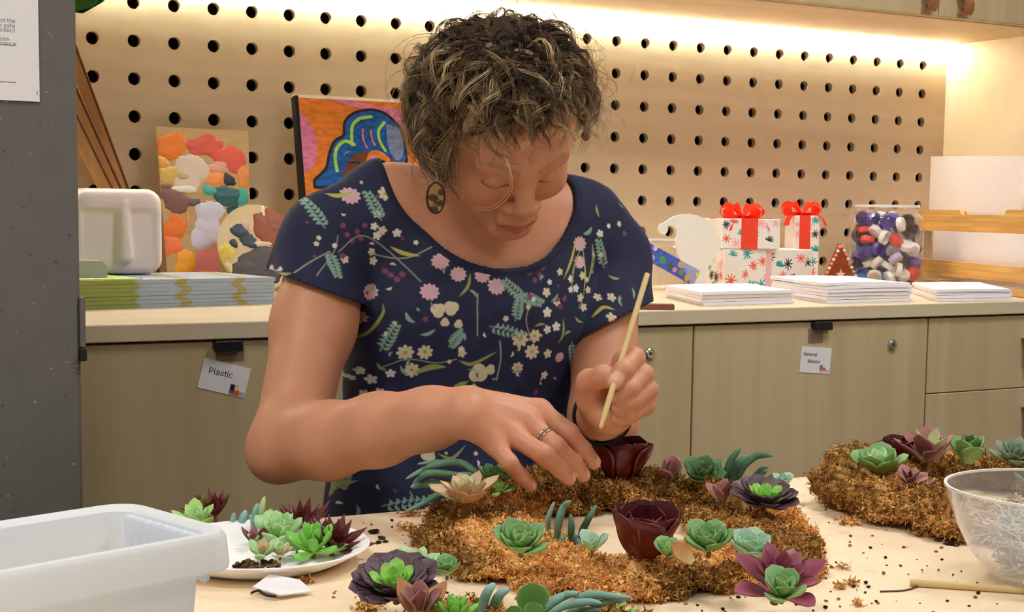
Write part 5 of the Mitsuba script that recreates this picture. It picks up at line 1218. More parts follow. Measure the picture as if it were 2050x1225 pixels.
# ---- paper stacks
def paper_stack(label, pf, pr, pb, th, zt, n, w=None, dpt=None):
    F_, R_ = at(*pf, z=CZ), at(*pr, z=CZ); B_ = at(*pb, z=CZ+th*.55); B_[2] = CZ
    e1 = R_-F_; w = w or np.linalg.norm(e1); e1 = unit(e1); e2 = B_-F_; dpt = dpt or np.linalg.norm(e2); e2 = unit(e2); zz = V(0, 0, 1)
    key = thing('paper_stack', label, 'paper stack', 'stacks of white paper on the worktop')
    for k in range(n):
        t0, t1 = th*k/n+.0004, th*(k+1)/n; g = 10
        ox, oy = rc.uniform(-.004, .004), rc.uniform(-.004, .004); ph = rc.uniform(0, 6)
        v, fcs = [], []
        for s, zb in ((0, t0), (1, t1)):
            for i in range(g+1):
                for j in range(g+1):
                    a_, b_ = i/g, j/g; sag = zt*(k/n)*(math.sin(a_*3.0+ph*.2)*.5+.3*math.cos(b_*4+ph*.3))*(1 if k else 0)
                    q = F_+e1*(a_*w+ox)+e2*(b_*dpt+oy); v.append((q[0], q[1], CZ+zb+max(sag, -t0*.3)*(.4+.6*s*0+.0)))
        N1 = (g+1)*(g+1); I = lambda i, j, s=0: s*N1+i*(g+1)+j
        for i in range(g):
            for j in range(g):
                fcs += [(I(i, j, 1), I(i+1, j, 1), I(i+1, j+1, 1)), (I(i, j, 1), I(i+1, j+1, 1), I(i, j+1, 1)), (I(i, j), I(i+1, j+1), I(i+1, j)), (I(i, j), I(i, j+1), I(i+1, j+1))]
            for (a0, a1) in (((i, 0), (i+1, 0)), ((i+1, g), (i, g)), ((0, i+1), (0, i)), ((g, i), (g, i+1))):
                fcs += [(I(*a0), I(*a1), I(*a1, 1)), (I(*a0), I(*a1, 1), I(*a0, 1))]
        m = trimesh.Trimesh(v, fcs, process=False); m.fix_normals(); part(key, 'paper_bundle', m, 'm_sheets')
bs('m_sheets', lin(236, 234, 242), .7, .2)
paper_stack('white paper stack nearest the woman on the worktop', (1407, 613), (1588, 607), (1290, 572), .024, .004, 4, dpt=.25)
paper_stack('tallest, middle stack of white paper in front of the triangular ornament', (1655, 608), (1790, 604), (1512, 566), .036, .010, 6, w=.215, dpt=.27)
paper_stack('white paper stack at the right, in front of the wooden rack', (1876, 604), (2026, 602), (1800, 566), .022, .005, 4, dpt=.30)
q = at(1300, 620, z=CZ)
single('wood_block', 'small reddish brown block by the woman\'s left sleeve at the worktop edge', 'block', move(box(-.03, .034, -.012, .012, 0, .009, .0012), frame(q+V(.012, .006, .0005), RGT*V(1, 1, 0)/np.linalg.norm(RGT*V(1, 1, 0)), np.cross((0, 0, 1), unit(RGT*V(1, 1, 0))), (0, 0, 1))), paint_mat((134, 78, 60)))
# ---- clear small jar with a bright card strip, white curl cut-out
scene['m_glass'] = dict(type='blendbsdf', weight=.035, a=dict(type='thindielectric', int_ior=1.5), b=dict(type='principledthin', base_color=dict(type='rgb', value=[.9, .9, .9]), roughness=.4, diff_trans=1.0))
def glass_jar(label, c, r, h, neck):
    k = thing('glass_jar', label, 'jar')
    prof = [(0, .002), (r*.92, .002), (r, .010), (r, h*.80), (r*.97, h*.85), (neck, h*.90), (neck, h*.985), (neck+.002, h), (neck, h)]
    part(k, 'body', move(lathe(prof, 56), t=c), 'm_glass', 30)
    part(k, 'rim', move(lathe([(neck-.002, h*.97), (neck+.0022, h*.97), (neck+.0022, h), (neck-.002, h), (neck-.002, h*.97)], 56), t=c), 'm_clearrim', 30)
    return k
scene['m_clearrim'] = dict(type='twosided', bsdf=dict(type='principled', base_color=dict(type='rgb', value=[.82, .80, .78]), roughness=.15, specular=.7))
jc = at(1318, 560, y=2.50); jr = 48*((jc-EYE)@_F)/FPX; jh = at(1318, 478, y=2.50)[2]-CZ
glass_jar('small clear jar behind the woman\'s left sleeve, with a bright card strip in front', V(jc[0], jc[1], CZ), jr, jh, jr*.82)
ys = 2.40; P4 = [at(u, v, y=ys) for u, v in ((1285, 478), (1402, 542), (1388, 572), (1276, 510))]
o_, r_, u_, n_ = quad_frame(P4[3], P4[2]-P4[3], P4[0]-P4[3]); n_ = -n_ if n_[1] > 0 else n_
pmat('m_strip', (78, 104, 206), .15)
st = thing('card_strip', 'bright blue printed card strip lying aslant in front of the small clear jar', 'card strip')
pp = sg.Polygon([((p-P4[3])@r_, (p-P4[3])@u_) for p in P4])
part(st, 'strip', in_frame(flat_shape(pp, .0012, -.0012), o_, r_, u_, n_), 'm_strip')
def px2(u, v): e = onplane(u, v, o_, n_)-o_; return e@r_, e@u_
for i, (u, v, r, c) in enumerate([(1290, 500, 8, (224, 204, 214)), (1300, 506, 7, (236, 190, 130)), (1312, 497, 7, (226, 190, 216)), (1326, 520, 10, (64, 150, 96)), (1342, 533, 9, (72, 96, 64)), (1350, 540, 7, (196, 150, 180)), (1362, 530, 9, (196, 160, 120)), (1363, 545, 8, (120, 130, 84)), (1375, 556, 9, (200, 170, 80)), (1396, 550, 7, (226, 204, 70)), (1384, 562, 7, (190, 150, 190)), (1306, 515, 6, (210, 150, 200))]):
    p = blobpoly(*px2(u, v), r*.00079, r*.00079, 300+i, .12, 20).intersection(pp)
    if not p.is_empty and p.geom_type == 'Polygon': part(st, 'printed_spot', in_frame(flat_shape(p, .0003, .0001+i*.0001), o_, r_, u_, n_), paint_mat(c, .6))
yc_ = 2.40; cpx = [(345, 245), (390, 215), (450, 175), (530, 150), (610, 143), (690, 155), (770, 190), (840, 245), (900, 330), (935, 410), (940, 470), (900, 560), (840, 640), (790, 720), (760, 880), (640, 880), (560, 720), (500, 560), (470, 420), (495, 370), (498, 320), (480, 285), (440, 265), (400, 262)]
cp2 = [at(1260+x/5.125, 400+y/5.125, y=yc_) for x, y in cpx]
poly = sg.Polygon([(p[0], p[2]) for p in cp2]).buffer(0); bc_ = at(1260+350/5.125, 400+297/5.125, y=yc_); br = 57/5.125*((bc_-EYE)@_F)/FPX
poly = unary_union([poly, sg.Point(bc_[0], bc_[2]).buffer(br*1.02, 16)]); poly = poly.intersection(sg.box(-9, CZ+.001, 9, 9)); 
if poly.geom_type != 'Polygon': poly = max(poly.geoms, key=lambda g: g.area)
bs('m_whitecard', lin(240, 236, 228), .8, .1)
single('card_cutout', 'white card cut-out with a curled tip standing left of the gift boxes', 'cut-out', prism_y(poly, yc_, yc_+.004), 'm_whitecard')
# ---- gift boxes
bs('m_wrap', lin(238, 234, 230), .5, .3)
bs('m_ribbon', lin(236, 70, 50), .5, .3); bs('m_pinkribbon', lin(236, 184, 190), .5, .3)
bs('m_organza', (1, 1, 1)); scene['m_organza'] = dict(type='principledthin', base_color=dict(type='rgb', value=list(lin(250, 70, 46))), roughness=.6, diff_trans=.8, spec_trans=.12, eta=1.3)
BURST = [(40, 150, 160), (40, 40, 44), (226, 92, 76), (240, 170, 176)]
def burst(r, n, seed, half=False):
    g = np.random.default_rng(seed); out = []
    for i in range(n):
        a = (math.pi*1. if half else 2*math.pi)*i/n+g.uniform(-.1, .1); l = r*g.uniform(.75, 1.1)
        out.append(sg.LineString([(0, 0), (l*math.cos(a), l*math.sin(a))]).buffer(r*.10, 3))
    return unary_union(out)
def gift(label, o, yaw, w, d, h, ribbon, rmat, seed, bow=None, faces=('f', 'r', 'l')):
    key = thing('gift_box', label, 'gift box', 'gift boxes on the worktop')
    X = V(math.cos(yaw), math.sin(yaw), 0); Y = V(-X[1], X[0], 0); Z = V(0, 0, 1); M = frame(o, X, Y, Z)
    part(key, 'box', move(box(0, w, 0, d, 0, h, .002), M), 'm_wrap')
    rx, rw = ribbon
    part(key, 'ribbon', move(cat(box(rx, rx+rw, -.0008, 0, 0, h, 0), box(rx, rx+rw, -.0008, d, h, h+.0008, 0)), M), rmat)
    if bow: part(key, 'ribbon', move(cat(box(w, w+.0008, d*.40, d*.40+rw*.8, 0, h, 0), box(0, w, d*.40, d*.40+rw*.8, h, h+.0009, 0)), M), rmat)
    g = np.random.default_rng(seed)
    fr = {'f': (o, X, Z, -Y, w, h), 'r': (o+X*w, Y, Z, X, d, h), 'l': (o+Y*d, -Y, Z, -X, d, h)}
    # folded end lines of the wrapping
    for fk in faces:
        fo, fx, fz, fn, fw, fh = fr[fk]; placed = []
        for t_ in range(60):
            if len(placed) >= max(3, int(fw*fh/.00075)): break
            x, z, r = g.uniform(.008, fw-.008), g.uniform(.008, fh-.008), g.uniform(.009, .013)
            if any(math.hypot(x-a, z-b) < 1.75*r for a, b in placed): continue
            placed.append((x, z)); c = BURST[g.integers(4)]
            b = sa.translate(burst(r, g.integers(7, 11), int(g.integers(1e6)), g.random() < .15), x, z).intersection(sg.box(.001, .001, fw-.001, fh-.001))
            if fk == 'f': b = b.difference(sg.box(rx-.0003, 0, rx+rw+.0003, fh))
            if b.is_empty: continue
            part(key, 'printed_star', in_frame(flat_shape(b, .0003, .0001), fo, fx, fz, fn), paint_mat(c, .6))
    if bow:
        c = o+X*(rx+rw/2)+Y*d*.42+Z*h; R = bow
        loops = []
        for s, a0 in ((-1, .3), (1, -.2), (-1, -.5), (1, .5)):
            D = X*math.cos(a0)*s+Y*math.sin(a0); pts = bez([c, c+D*R*.55+Z*R*.62, c+D*R*1.02+Z*R*.50, c+D*R*.95+Z*R*.12, c+D*R*.4+Z*R*.04, c+Z*.002], 6)
            S = np.cross(D, Z); wv = np.concatenate([np.linspace(.25, 1, 12), np.ones(len(pts)-24), np.linspace(1, .25, 12)])*R*.34
            tw = .12*R*np.sin(np.linspace(0, 6, len(pts)))
            v = np.stack([pts-S*wv[:, None]+Z*tw[:, None], pts+S*wv[:, None]-Z*tw[:, None]], 1).reshape(-1, 3); n = len(pts); i = np.arange(n-1)*2
            loops.append(trimesh.Trimesh(v, np.vstack([np.stack([i, i+1, i+3], 1), np.stack([i, i+3, i+2], 1)]), process=False))
        b = part(key, 'bow', cat(*loops), 'm_organza', True, label='sheer red organza bow')
        part(b, 'knot', move(trimesh.creation.icosphere(2, R*.17), t=c+Z*R*.14), 'm_ribbon', True)
        for s in (-1, 1):
            D = X*s*.8-Y*.6; pts = bez([c+Z*R*.1, c+D*R*.5+Z*R*.18, c+D*R*1.1-Z*R*.1+Y*-0.004, c+D*R*1.35-Z*R*.55-Y*.006], 6); S = np.cross(unit(D), Z)
            v = np.stack([pts-S*R*.18, pts+S*R*.18], 1).reshape(-1, 3); i = np.arange(len(pts)-1)*2
            part(b, 'tail', trimesh.Trimesh(v, np.vstack([np.stack([i, i+1, i+3], 1), np.stack([i, i+3, i+2], 1)]), process=False), 'm_organza', True)
    return key, M
yg = 2.46; A = at(1447, 580, y=yg); A[2] = CZ; B = at(1622, 560, y=yg-.0); zt = at(1447, 499, y=yg)[2]
ya = math.radians(-6)
wA = np.linalg.norm((at(1625, 520, y=yg-.02)-A)*V(1, 1, 0)); hA = zt-CZ
gift('low white gift box printed with bursts and a pale pink ribbon, under another box', A, ya, wA, .12, hA, (wA*.47, .014), 'm_pinkribbon', 31, None, ('f', 'l'))
Bo = at(1444, 497, y=yg+.004); Bo[2] = CZ+hA+.0006; hB = at(1444, 437, y=yg+.004)[2]-Bo[2]
wB = np.linalg.norm((at(1563, 470, y=yg-.03)-Bo)*V(1, 1, 0))
gift('white gift box with a red ribbon and bow, stacked on the low box', Bo, math.radians(-14), wB, .10, hB, (wB*.33, wB*.28), 'm_ribbon', 35, .044, ('f', 'r'))
yC = 2.545; Co = at(1586, 560, y=yC); Co[2] = CZ; hC = at(1586, 431, y=yC)[2]-CZ; wC = np.linalg.norm((at(1642, 470, y=yC-.03)-Co)*V(1, 1, 0))
gift('tall white gift box with a red ribbon, right of the stacked pair', Co, math.radians(-24), wC, .075, hC, (wC*.22, wC*.42), 'm_ribbon', 41, .042, ('f', 'r'))
# ---- triangular gingerbread ornament
yt = 2.36; T0, T1, T2 = at(1645, 566, y=yt), at(1718, 566, y=yt), at(1684, 489, y=yt)
sh = CZ+.0005-min(T0[2], T1[2])
tri = sg.Polygon([(T0[0], CZ+.001), (T1[0], CZ+.001), (T2[0], T2[2])])
bs('m_ginger', proc(lambda p, n, uv: mix(lin(150, 72, 36), lin(120, 54, 26), fbm(p.x*120, p.y*120, p.z*120, 3))), .7, .2)
ob = thing('triangle_ornament', 'small brown gingerbread triangle edged with pink and white dots beside the jar of caps', 'ornament')
part(ob, 'base', prism_y(tri, yt, yt+.012), 'm_ginger')
for (a, b, n) in ((T0, T2, 9), (T2, T1, 9)):
    for i in range(n):
        q = V(a[0], 0, max(a[2], CZ+.004))+(V(b[0], 0, max(b[2], CZ+.004))-V(a[0], 0, max(a[2], CZ+.004)))*(i+.4)/n
        part(ob, 'icing_dot', move(trimesh.creation.icosphere(1, .0036), t=(q[0], yt-.001, q[2])), paint_mat((240, 224, 214) if i % 2 else (232, 140, 128)), True)
cx_, cz_ = (T0[0]+T1[0])/2, CZ+.034
part(ob, 'icing_star', prism_y(sa.translate(sg.Polygon([((.013 if i % 2 == 0 else .0055)*math.sin(i*math.pi/5), (.013 if i % 2 == 0 else .0055)*math.cos(i*math.pi/5)) for i in range(10)]), cx_, cz_), yt-.0012, yt+.001), paint_mat((226, 206, 176)))
for s in (-1, 1):
    for i in range(4): part(ob, 'icing_dot', move(trimesh.creation.icosphere(1, .0032), t=(cx_+s*(.012+.0045*i), yt-.001, CZ+.022-.0052*i)), paint_mat((236, 178, 168)), True)
# ---- jar of bottle caps
jd = 2.50; jc = at(1771, 562, y=jd); jc[2] = CZ; jr = 73*((jc-EYE)@_F)/FPX; jh = at(1771, 410, y=jd)[2]-CZ
glass_jar('large clear glass jar filled with coloured plastic bottle caps', jc, jr, jh, jr*.84)
def capmesh(r=.0160, h=.0128):
    n = 24; return lathe([(0, h), (r*.9, h), (r, h*.93), (r, 0), (r*.86, 0), (r*.86, h*.85), (0, h*.85)][::-1], n)
CAPC = dict(white=(236, 234, 232), navy=(38, 44, 140), purple=(84, 66, 160), lilac=(190, 182, 214), grey=(130, 138, 142), black=(40, 38, 46), red=(222, 72, 66), green=(56, 126, 70), blue=(44, 130, 200), cream=(222, 216, 206))
cm = capmesh(); cdict = {}
for k, c in CAPC.items(): cdict[k] = mikit.ply(cm, bs('m_cap_'+k, lin(*c), .35, .4), 30)
pts = []
for _ in range(60000):
    r = (jr-.0180)*math.sqrt(rc.random()); a = rc.uniform(0, 6.283); z = rc.uniform(.016, jh*.84); q = V(r*math.cos(a), r*math.sin(a), z)
    if z > jh*.74 and r > jr*.72: continue
    if all(((q-p)**2).sum() > .0252**2 for p in pts): pts.append(q)
    if len(pts) > 170: break
pw = dict(white=.30, navy=.14, purple=.10, lilac=.10, grey=.07, black=.07, red=.06, green=.03, blue=.05, cream=.08)
for q in pts:
    c = rc.choice(list(pw), p=list(pw.values())); z = unit(rc.normal(size=3)); x = unit(np.cross(z, (.3, .5, .8))); y = np.cross(z, x)
    single('bottle_cap', f'{c if c != "navy" else "dark blue"} plastic bottle cap inside the large glass jar', 'bottle cap', cdict[c], group=f'{c} bottle caps in the glass jar', to=frame(jc+q-z*.0055, x, y, z))
# ---- wooden rack with white paper
bs('m_pine', proc(lambda p, n, uv: mix(lin(228, 186, 112), lin(200, 148, 78), dr.clip(fbm(p.x*6+p.y*6, p.z*230, 2.2, 3)*1.5-.25, 0, 1))), .45, .35)
L0, R0 = V(2.4744, 2.522, CZ), V(2.286, 2.043, CZ); rd = unit((R0-L0)*V(1, 1, 0)); rn = np.cross(rd, (0, 0, 1)); RL = np.linalg.norm((R0-L0)[:2])+.012
rn = rn if rn@(EYE-L0) > 0 else -rn
rk = thing('wooden_rack', 'pine letter rack with tiered slats holding white paper at the right of the worktop', 'rack')
def on_rack(u, v, back=0.): return onplane(u, v, L0-rn*back, rn)
def slat(name, poly, y0, y1): return part(rk, name, in_frame(flat_shape(poly, y1-y0, 0), L0-rn*y1+V(0, 0, 0), rd, V(0, 0, 1), rn), 'm_pine')
def rc2(u, v, back): e = on_rack(u, v, back)-(L0-rn*back); return e@rd, e[2]
b1, b2 = .012, .075
slat('front_slat', sg.Polygon([rc2(1842, 517, b1), rc2(2052, 536, b1), (RL, rc2(2052, 536, b1)[1]), (RL, rc2(2050, 566, b1)[1]), rc2(2052, 566, b1), rc2(1842, 549, b1)]).convex_hull, b1, b1+.010)
slat('front_ledge', sg.box(0, .001, RL, .014), -.002, .012)
x0, z0 = rc2(1843, 418, b2); zt_ = rc2(1843, 420, b2)[1]; zb_ = rc2(1845, 459, b2)[1]; xa, xb = rc2(1920, 425, b2)[0], rc2(2012, 434, b2)[0]
slat('back_slat', sg.Polygon([(x0, zb_), (RL, zb_), (RL, zt_), (xb+.006, zt_), (xb-.004, zt_-.011), (xa+.012, zt_-.011), (xa, zt_), (x0, zt_)]), b2, b2+.010)
slat('slat_lip', sg.box(x0, zb_-.003, RL, zb_+.003), b2-.006, b2)
for xx in (.004, RL-.02):
    m = cat(box(xx, xx+.014, 0, .012, .001, zt_+.03, .001), ); pz = rc2(1835, 392, .13)[1]
    for bk, hh in ((.086, zt_-.002), (.112, pz)):
        part(rk, 'post', in_frame(box(xx, xx+.014, 0, hh, 0, .012, .001), L0-rn*(bk+.012), rd, V(0, 0, 1), rn), 'm_pine')
    part(rk, 'foot', in_frame(box(xx, xx+.012, .0005, .012, -.122, -.01, .001), L0, rd, V(0, 0, 1), rn), 'm_pine')
part(rk, 'divider', in_frame(box(.02, RL-.02, .014, zt_-.012, 0, .004, .0005), L0-rn*.106, rd, V(0, 0, 1), rn), 'm_pine')
bs('m_sheets2', lin(232, 228, 232), .75, .2)
P = [rc2(1843, 313, .100), rc2(2056, 320, .100), rc2(2056, 470, .100), rc2(1868, 470, .100)]
single('paper_sheet', 'large white paper sheets standing in the upper tier of the pine rack', 'paper', in_frame(flat_shape(sg.Polygon([P[0], (RL+.02, P[1][1]), (RL+.02, .09), (P[3][0], .09)]), .008, 0), L0-rn*.108, rd, V(0, 0, 1), rn), 'm_sheets2')
P = [rc2(1867, 462, .035), rc2(2056, 474, .035)]
single('paper_sheet', 'white paper sheets standing in the lower tier of the pine rack', 'paper', in_frame(flat_shape(sg.box(P[0][0], .016, RL-.01, P[0][1]), .008, 0), L0-rn*.045, rd, V(0, 0, 1), rn), 'm_sheets2')
# ------------------------------------------------------------------ things on the work table
rt = np.random.default_rng(77)
# ---- white plate and its cuttings
pc, PR = V(.436, 1.278, TZ), .101
bs('m_plate', lin(238, 238, 240), .45, .4)
def plate_prof(R, h, t=.0022): return [(0, .001), (R*.70, .001), (R*.80, h*.35), (R, h), (R+.0012, h+.0012), (R, h+t), (R*.79, h*.35+t), (R*.69, .001+t), (0, .001+t)]
single('plate', 'round white paper plate holding succulent cuttings beside the translucent tub', 'plate', move(lathe(plate_prof(PR, .017), 72), t=pc), 'm_plate', 40)
_z = TZ+.010
def pros(name, label, u, v, rpx, inner, outer=None, z=.010, **k): return ros(name, label, u, v, rpx, TZ+z+.010, inner, outer, group=GP, **k)
pros('maroon_rosette', 'dark maroon spiky cutting at the back left of the plate', 432, 1030, 45, 'maroon', tc=.1, n=21, e0=85, e1=40)
pros('olive_cutting', 'olive brown round-leaved cutting at the back left of the plate', 402, 1034, 45, 'olive', tc=.1, n=5, e0=80, e1=30, s0=.7)
pros('lime_cutting', 'pale lime cutting just behind the rim of the translucent tub', 392, 1048, 51, 'bead', 'lime', tc=.2, n=12, e0=60, e1=10)
fingers('chalk_stick_succulent', 'blue-green finger leaves standing at the back of the plate', 1.445, .8,
    [([(462, 1060), (466, 1043), (469, 1026)], 7), ([(480, 1064), (485, 1042), (492, 1021)], 10), ([(496, 1062), (499, 1046), (501, 1030)], 7), ([(506, 1058), (510, 1030), (516, 1007)], 8), ([(511, 1064), (521, 1030), (530, 993)], 9, [(176, 190, 120), (160, 186, 130), (196, 204, 120)]), ([(524, 1058), (534, 1040), (543, 1024)], 8), ([(530, 1060), (540, 1046), (548, 1034)], 7)], BLUE, GP)
pros('bead_rosette', 'pale green plump-leaved cutting in the middle of the plate', 560, 1078, 63, 'bead', tc=.35, n=20, e0=80, e1=5)
pros('blush_cutting', 'peach tinted plump cutting at the front of the plate, beside the tub', 524, 1112, 42, 'blush', 'bead', tc=.3, n=9, e0=70, e1=15)
pros('bead_rosette', 'small pale green cutting in front of the larger one on the plate', 560, 1110, 33, 'bead', 'blush', tc=.4, n=9, e0=75, e1=10)
pros('mauve_cutting', 'dusky pink cutting tucked against the corner of the translucent tub', 506, 1086, 39, 'mauve', 'maroon', tc=.3, n=9, e0=75, e1=15)
fingers('yellow_leaf', 'upright yellow leaf right of the pale green cutting on the plate', 1.43, .8, [([(592, 1108), (594, 1085), (602, 1064)], 10, [(190, 196, 80), (206, 200, 70), (216, 206, 90)]), ([(596, 1118), (586, 1100), (580, 1088)], 9, [(206, 214, 160), (196, 208, 150), (200, 196, 150)])], group=GP)
pros('jelly_bean_succulent', 'bright green bean-leaved cutting at the front right of the plate', 628, 1104, 61, 'jelly', tc=.35, tr_=.1, n=15, e0=75, e1=0, s0=.7)
pros('maroon_rosette', 'tall dark maroon pointed cutting at the back right of the plate', 604, 1060, 58, 'maroon', tc=.1, n=22, e0=85, e1=35)
pros('maroon_rosette', 'spiky dark maroon cutting at the right of the plate', 668, 1098, 63, 'maroon', tc=.35, tr_=.35, n=28, e0=80, e1=15)
pros('green_cutting', 'light green cutting between the blue fingers and the tall maroon one on the plate', 548, 1056, 40, 'bead', 'lime', tc=.2, n=12, e0=75, e1=15)
pros('green_cutting', 'small lime cutting in the middle of the plate, left of the bean-leaved one', 594, 1100, 26, 'lime', 'bead', tc=.3, n=10, e0=75, e1=15)
pros('maroon_rosette', 'small dark maroon cutting right behind the bean-leaved one on the plate', 640, 1076, 40, 'maroon', tc=.2, n=22, e0=80, e1=20)
def crumbs(name, label, centre, r, n, size, cols, seed, z0=TZ, cat_='soil', to_=None):
    g = np.random.default_rng(seed); ms, cs = [], []
    for _ in range(n):
        a, q = g.uniform(0, 6.28), r*math.sqrt(g.random()); s = size*g.uniform(.4, 1.3)
        m = trimesh.creation.icosphere(1, 1.); v = m.vertices*(1+.5*(meshkit.noise(m.vertices*1.7+g.uniform(0, 90, 3))-.5)[:, None])*V(s, s*g.uniform(.5, .9), s*g.uniform(.35, .7)); t_ = g.uniform(0, 6.28)
        R_ = np.array([[math.cos(t_), -math.sin(t_), 0], [math.sin(t_), math.cos(t_), 0], [0, 0, 1]]); v = v@R_.T
        o = V(centre[0]+q*math.cos(a), centre[1]+q*math.sin(a), 0) if to_ is None else np.r_[to_(g), 0.]
        v = v+o; v[:, 2] += z0-v[:, 2].min()+.0001; ms.append(trimesh.Trimesh(v, m.faces, process=False)); cs.append(np.tile(V(*lin(*cols[g.integers(len(cols))])), (len(v), 1)))
    return single(name, label, cat_, cat(*ms), 'm_moss', True, kind='stuff', color=np.vstack(cs))
SOIL = [(50, 36, 24), (70, 48, 30), (40, 30, 22), (104, 76, 46)]
q = at(515, 1118, z=TZ+.012); crumbs('soil_crumbs', 'dark soil crumbs under the cuttings at the front of the plate', q, .022, 90, .0027, SOIL+[(120, 84, 60)], 1, TZ+.0034)
# ---- translucent white tub at the lower left
bs('m_tub', (1, 1, 1)); scene['m_tub'] = dict(type='principledthin', base_color=dict(type='rgb', value=list(lin(243, 248, 254))), roughness=.35, diff_trans=.75, spec_trans=.0, eta=1.45)
RZ = .874
A, B, C_t = at(221, 1006, z=RZ), at(487, 1062, z=RZ), at(0, 1150, z=RZ)
e2 = unit((C_t-B)*V(1, 1, 0)); e1 = V(-e2[1], e2[0], 0); e1 = e1 if e1@(A-B) > 0 else -e1
TWd = (A-B)@e1; TLn = .30
tub = thing('storage_tub', 'translucent white plastic tub at the lower left corner of the photo', 'tub')
def rr(w, l, r, n=7):
    """rounded rectangle 0..w by 0..l"""
    p = []
    for cx, cy, a0 in ((w-r, r, -90), (w-r, l-r, 0), (r, l-r, 90), (r, r, 180)):
        for a in np.linspace(a0, a0+90, n): p.append((cx+r*math.cos(math.radians(a)), cy+r*math.sin(math.radians(a))))
    return np.array(p)
def ring_mesh(rings):
    """closed strip through successive rings of (inset, z)"""
    v, n = [], None
    for ins, z in rings:
        p = rr(TWd-2*ins, TLn-2*ins, max(.022-ins*.3, .006))+ins; n = len(p); v += [B+e1*a+e2*b+V(0, 0, z-RZ) for a, b in p]
    i, j = np.meshgrid(np.arange(len(rings)-1), np.arange(n), indexing='ij'); j2 = (j+1) % n
    q = np.stack([i*n+j, i*n+j2, (i+1)*n+j2, (i+1)*n+j], -1).reshape(-1, 4); m = trimesh.Trimesh(v, np.vstack([q[:, [0, 1, 2]], q[:, [0, 2, 3]]]), process=False); m.n_ = n; return m
part(tub, 'rim', ring_mesh([(.0005, RZ-.024), (0, RZ-.022), (.0015, RZ-.004), (.004, RZ), (.010, RZ), (.0135, RZ-.003)]), 'm_tub', 40)
m = ring_mesh([(.0135, RZ-.003), (.0155, RZ-.02), (.022, TZ+.010), (.026, TZ+.003)]); n = m.n_
v = np.vstack([m.vertices, m.vertices[-n:].mean(0)[None]]); k = len(v)-1; jj = np.arange(n); f = np.vstack([m.faces, np.stack([k-n+jj, k-n+(jj+1) % n, jj*0+k], 1)])
part(tub, 'body', trimesh.Trimesh(v, f, process=False), 'm_tub', 40)
for i in range(9):
    y_ = .018+i*(TWd-.05)/8
    o = B+e1*(TWd-y_-.012)+e2*.0145
    part(tub, 'rib', move(box(-.0055, .0055, 0, .006, -.034, -.004, .0018), frame(o, e1, e2, (0, 0, 1))), 'm_tub', 40)
# ---- clear bowl of glass pins at the right
bt = at(2048, 1013, z=.842); br_, bz = .098, .088
bl0 = at(1902, 976, z=TZ+bz); bc = V(*(bl0+RGT*V(1, 1, 0)/np.linalg.norm(RGT*V(1, 1, 0))*br_)[:2], TZ)
scene['m_bowl'] = dict(type='blendbsdf', weight=.24, a=dict(type='thindielectric', int_ior=1.42), b=dict(type='principledthin', base_color=dict(type='rgb', value=[.95, .95, .98]), roughness=.4, diff_trans=1.1))
pr = [(0, .002), (.045, .002), (.052, .006), (.062, .014), (.076, .030), (.088, .054), (.095, .075), (br_, bz), (br_+.0012, bz+.001)]
bw = thing('bowl', 'clear frosted plastic bowl full of clear pins at the right edge of the table', 'bowl')
part(bw, 'body', move(lathe(pr, 72), t=bc), 'm_bowl', 50)
part(bw, 'lip', move(lathe([(br_-.001, bz-.001), (br_+.0014, bz-.001), (br_+.0014, bz+.0012), (br_-.001, bz+.0012), (br_-.001, bz-.001)], 72), t=bc), 'm_clearrim', 40)
scene['m_pin'] = dict(type='principled', base_color=dict(type='rgb', value=[.80, .83, .84]), roughness=.12, spec_trans=.35, eta=1.5)
ms = []
for i in range(620):
    z = rt.uniform(.010, .060); R_ = np.interp(z, [.006, .03, .054, .088], [.044, .068, .080, .09])
    a = rt.uniform(0, 6.28); r = R_*math.sqrt(rt.random())*.8; c = bc+V(r*math.cos(a), r*math.sin(a), z); d = unit(rt.normal(size=3)*V(1, 1, .55)); L = rt.uniform(.030, .055)
    p0, p1 = c-d*L/2, c+d*L/2
    def okp(p): return np.hypot(*(p-bc)[:2]) < np.interp(p[2]-TZ, [.004, .014, .03, .054, .075, .09], [.040, .056, .069, .081, .088, .092])-.002 and p[2] > TZ+.006
    if not (okp(p0) and okp(p1)): continue
    ms.append(tube([p0, p0+d*.0015, p1-d*.001, p1], [.0009, .0009, .0009, .0004], 6))
    ms.append(move(trimesh.creation.icosphere(1, .0014), t=p0))
single('clear_pins', 'heap of clear plastic pins inside the clear bowl', 'pins', cat(*ms), 'm_pin', True, kind='stuff')
# ---- skewer lying on the table
a, b = at(1822, 1166, z=TZ+.0035), at(2120, 1186, z=TZ+.0035)
single('wooden_stick', 'pale wooden stick lying on the table in front of the clear bowl', 'stick', tube([a, a+(b-a)*.01, b-(b-a)*.01, b], [.0028, .0032, .0032, .0028], 14), 'm_bamboo', True)
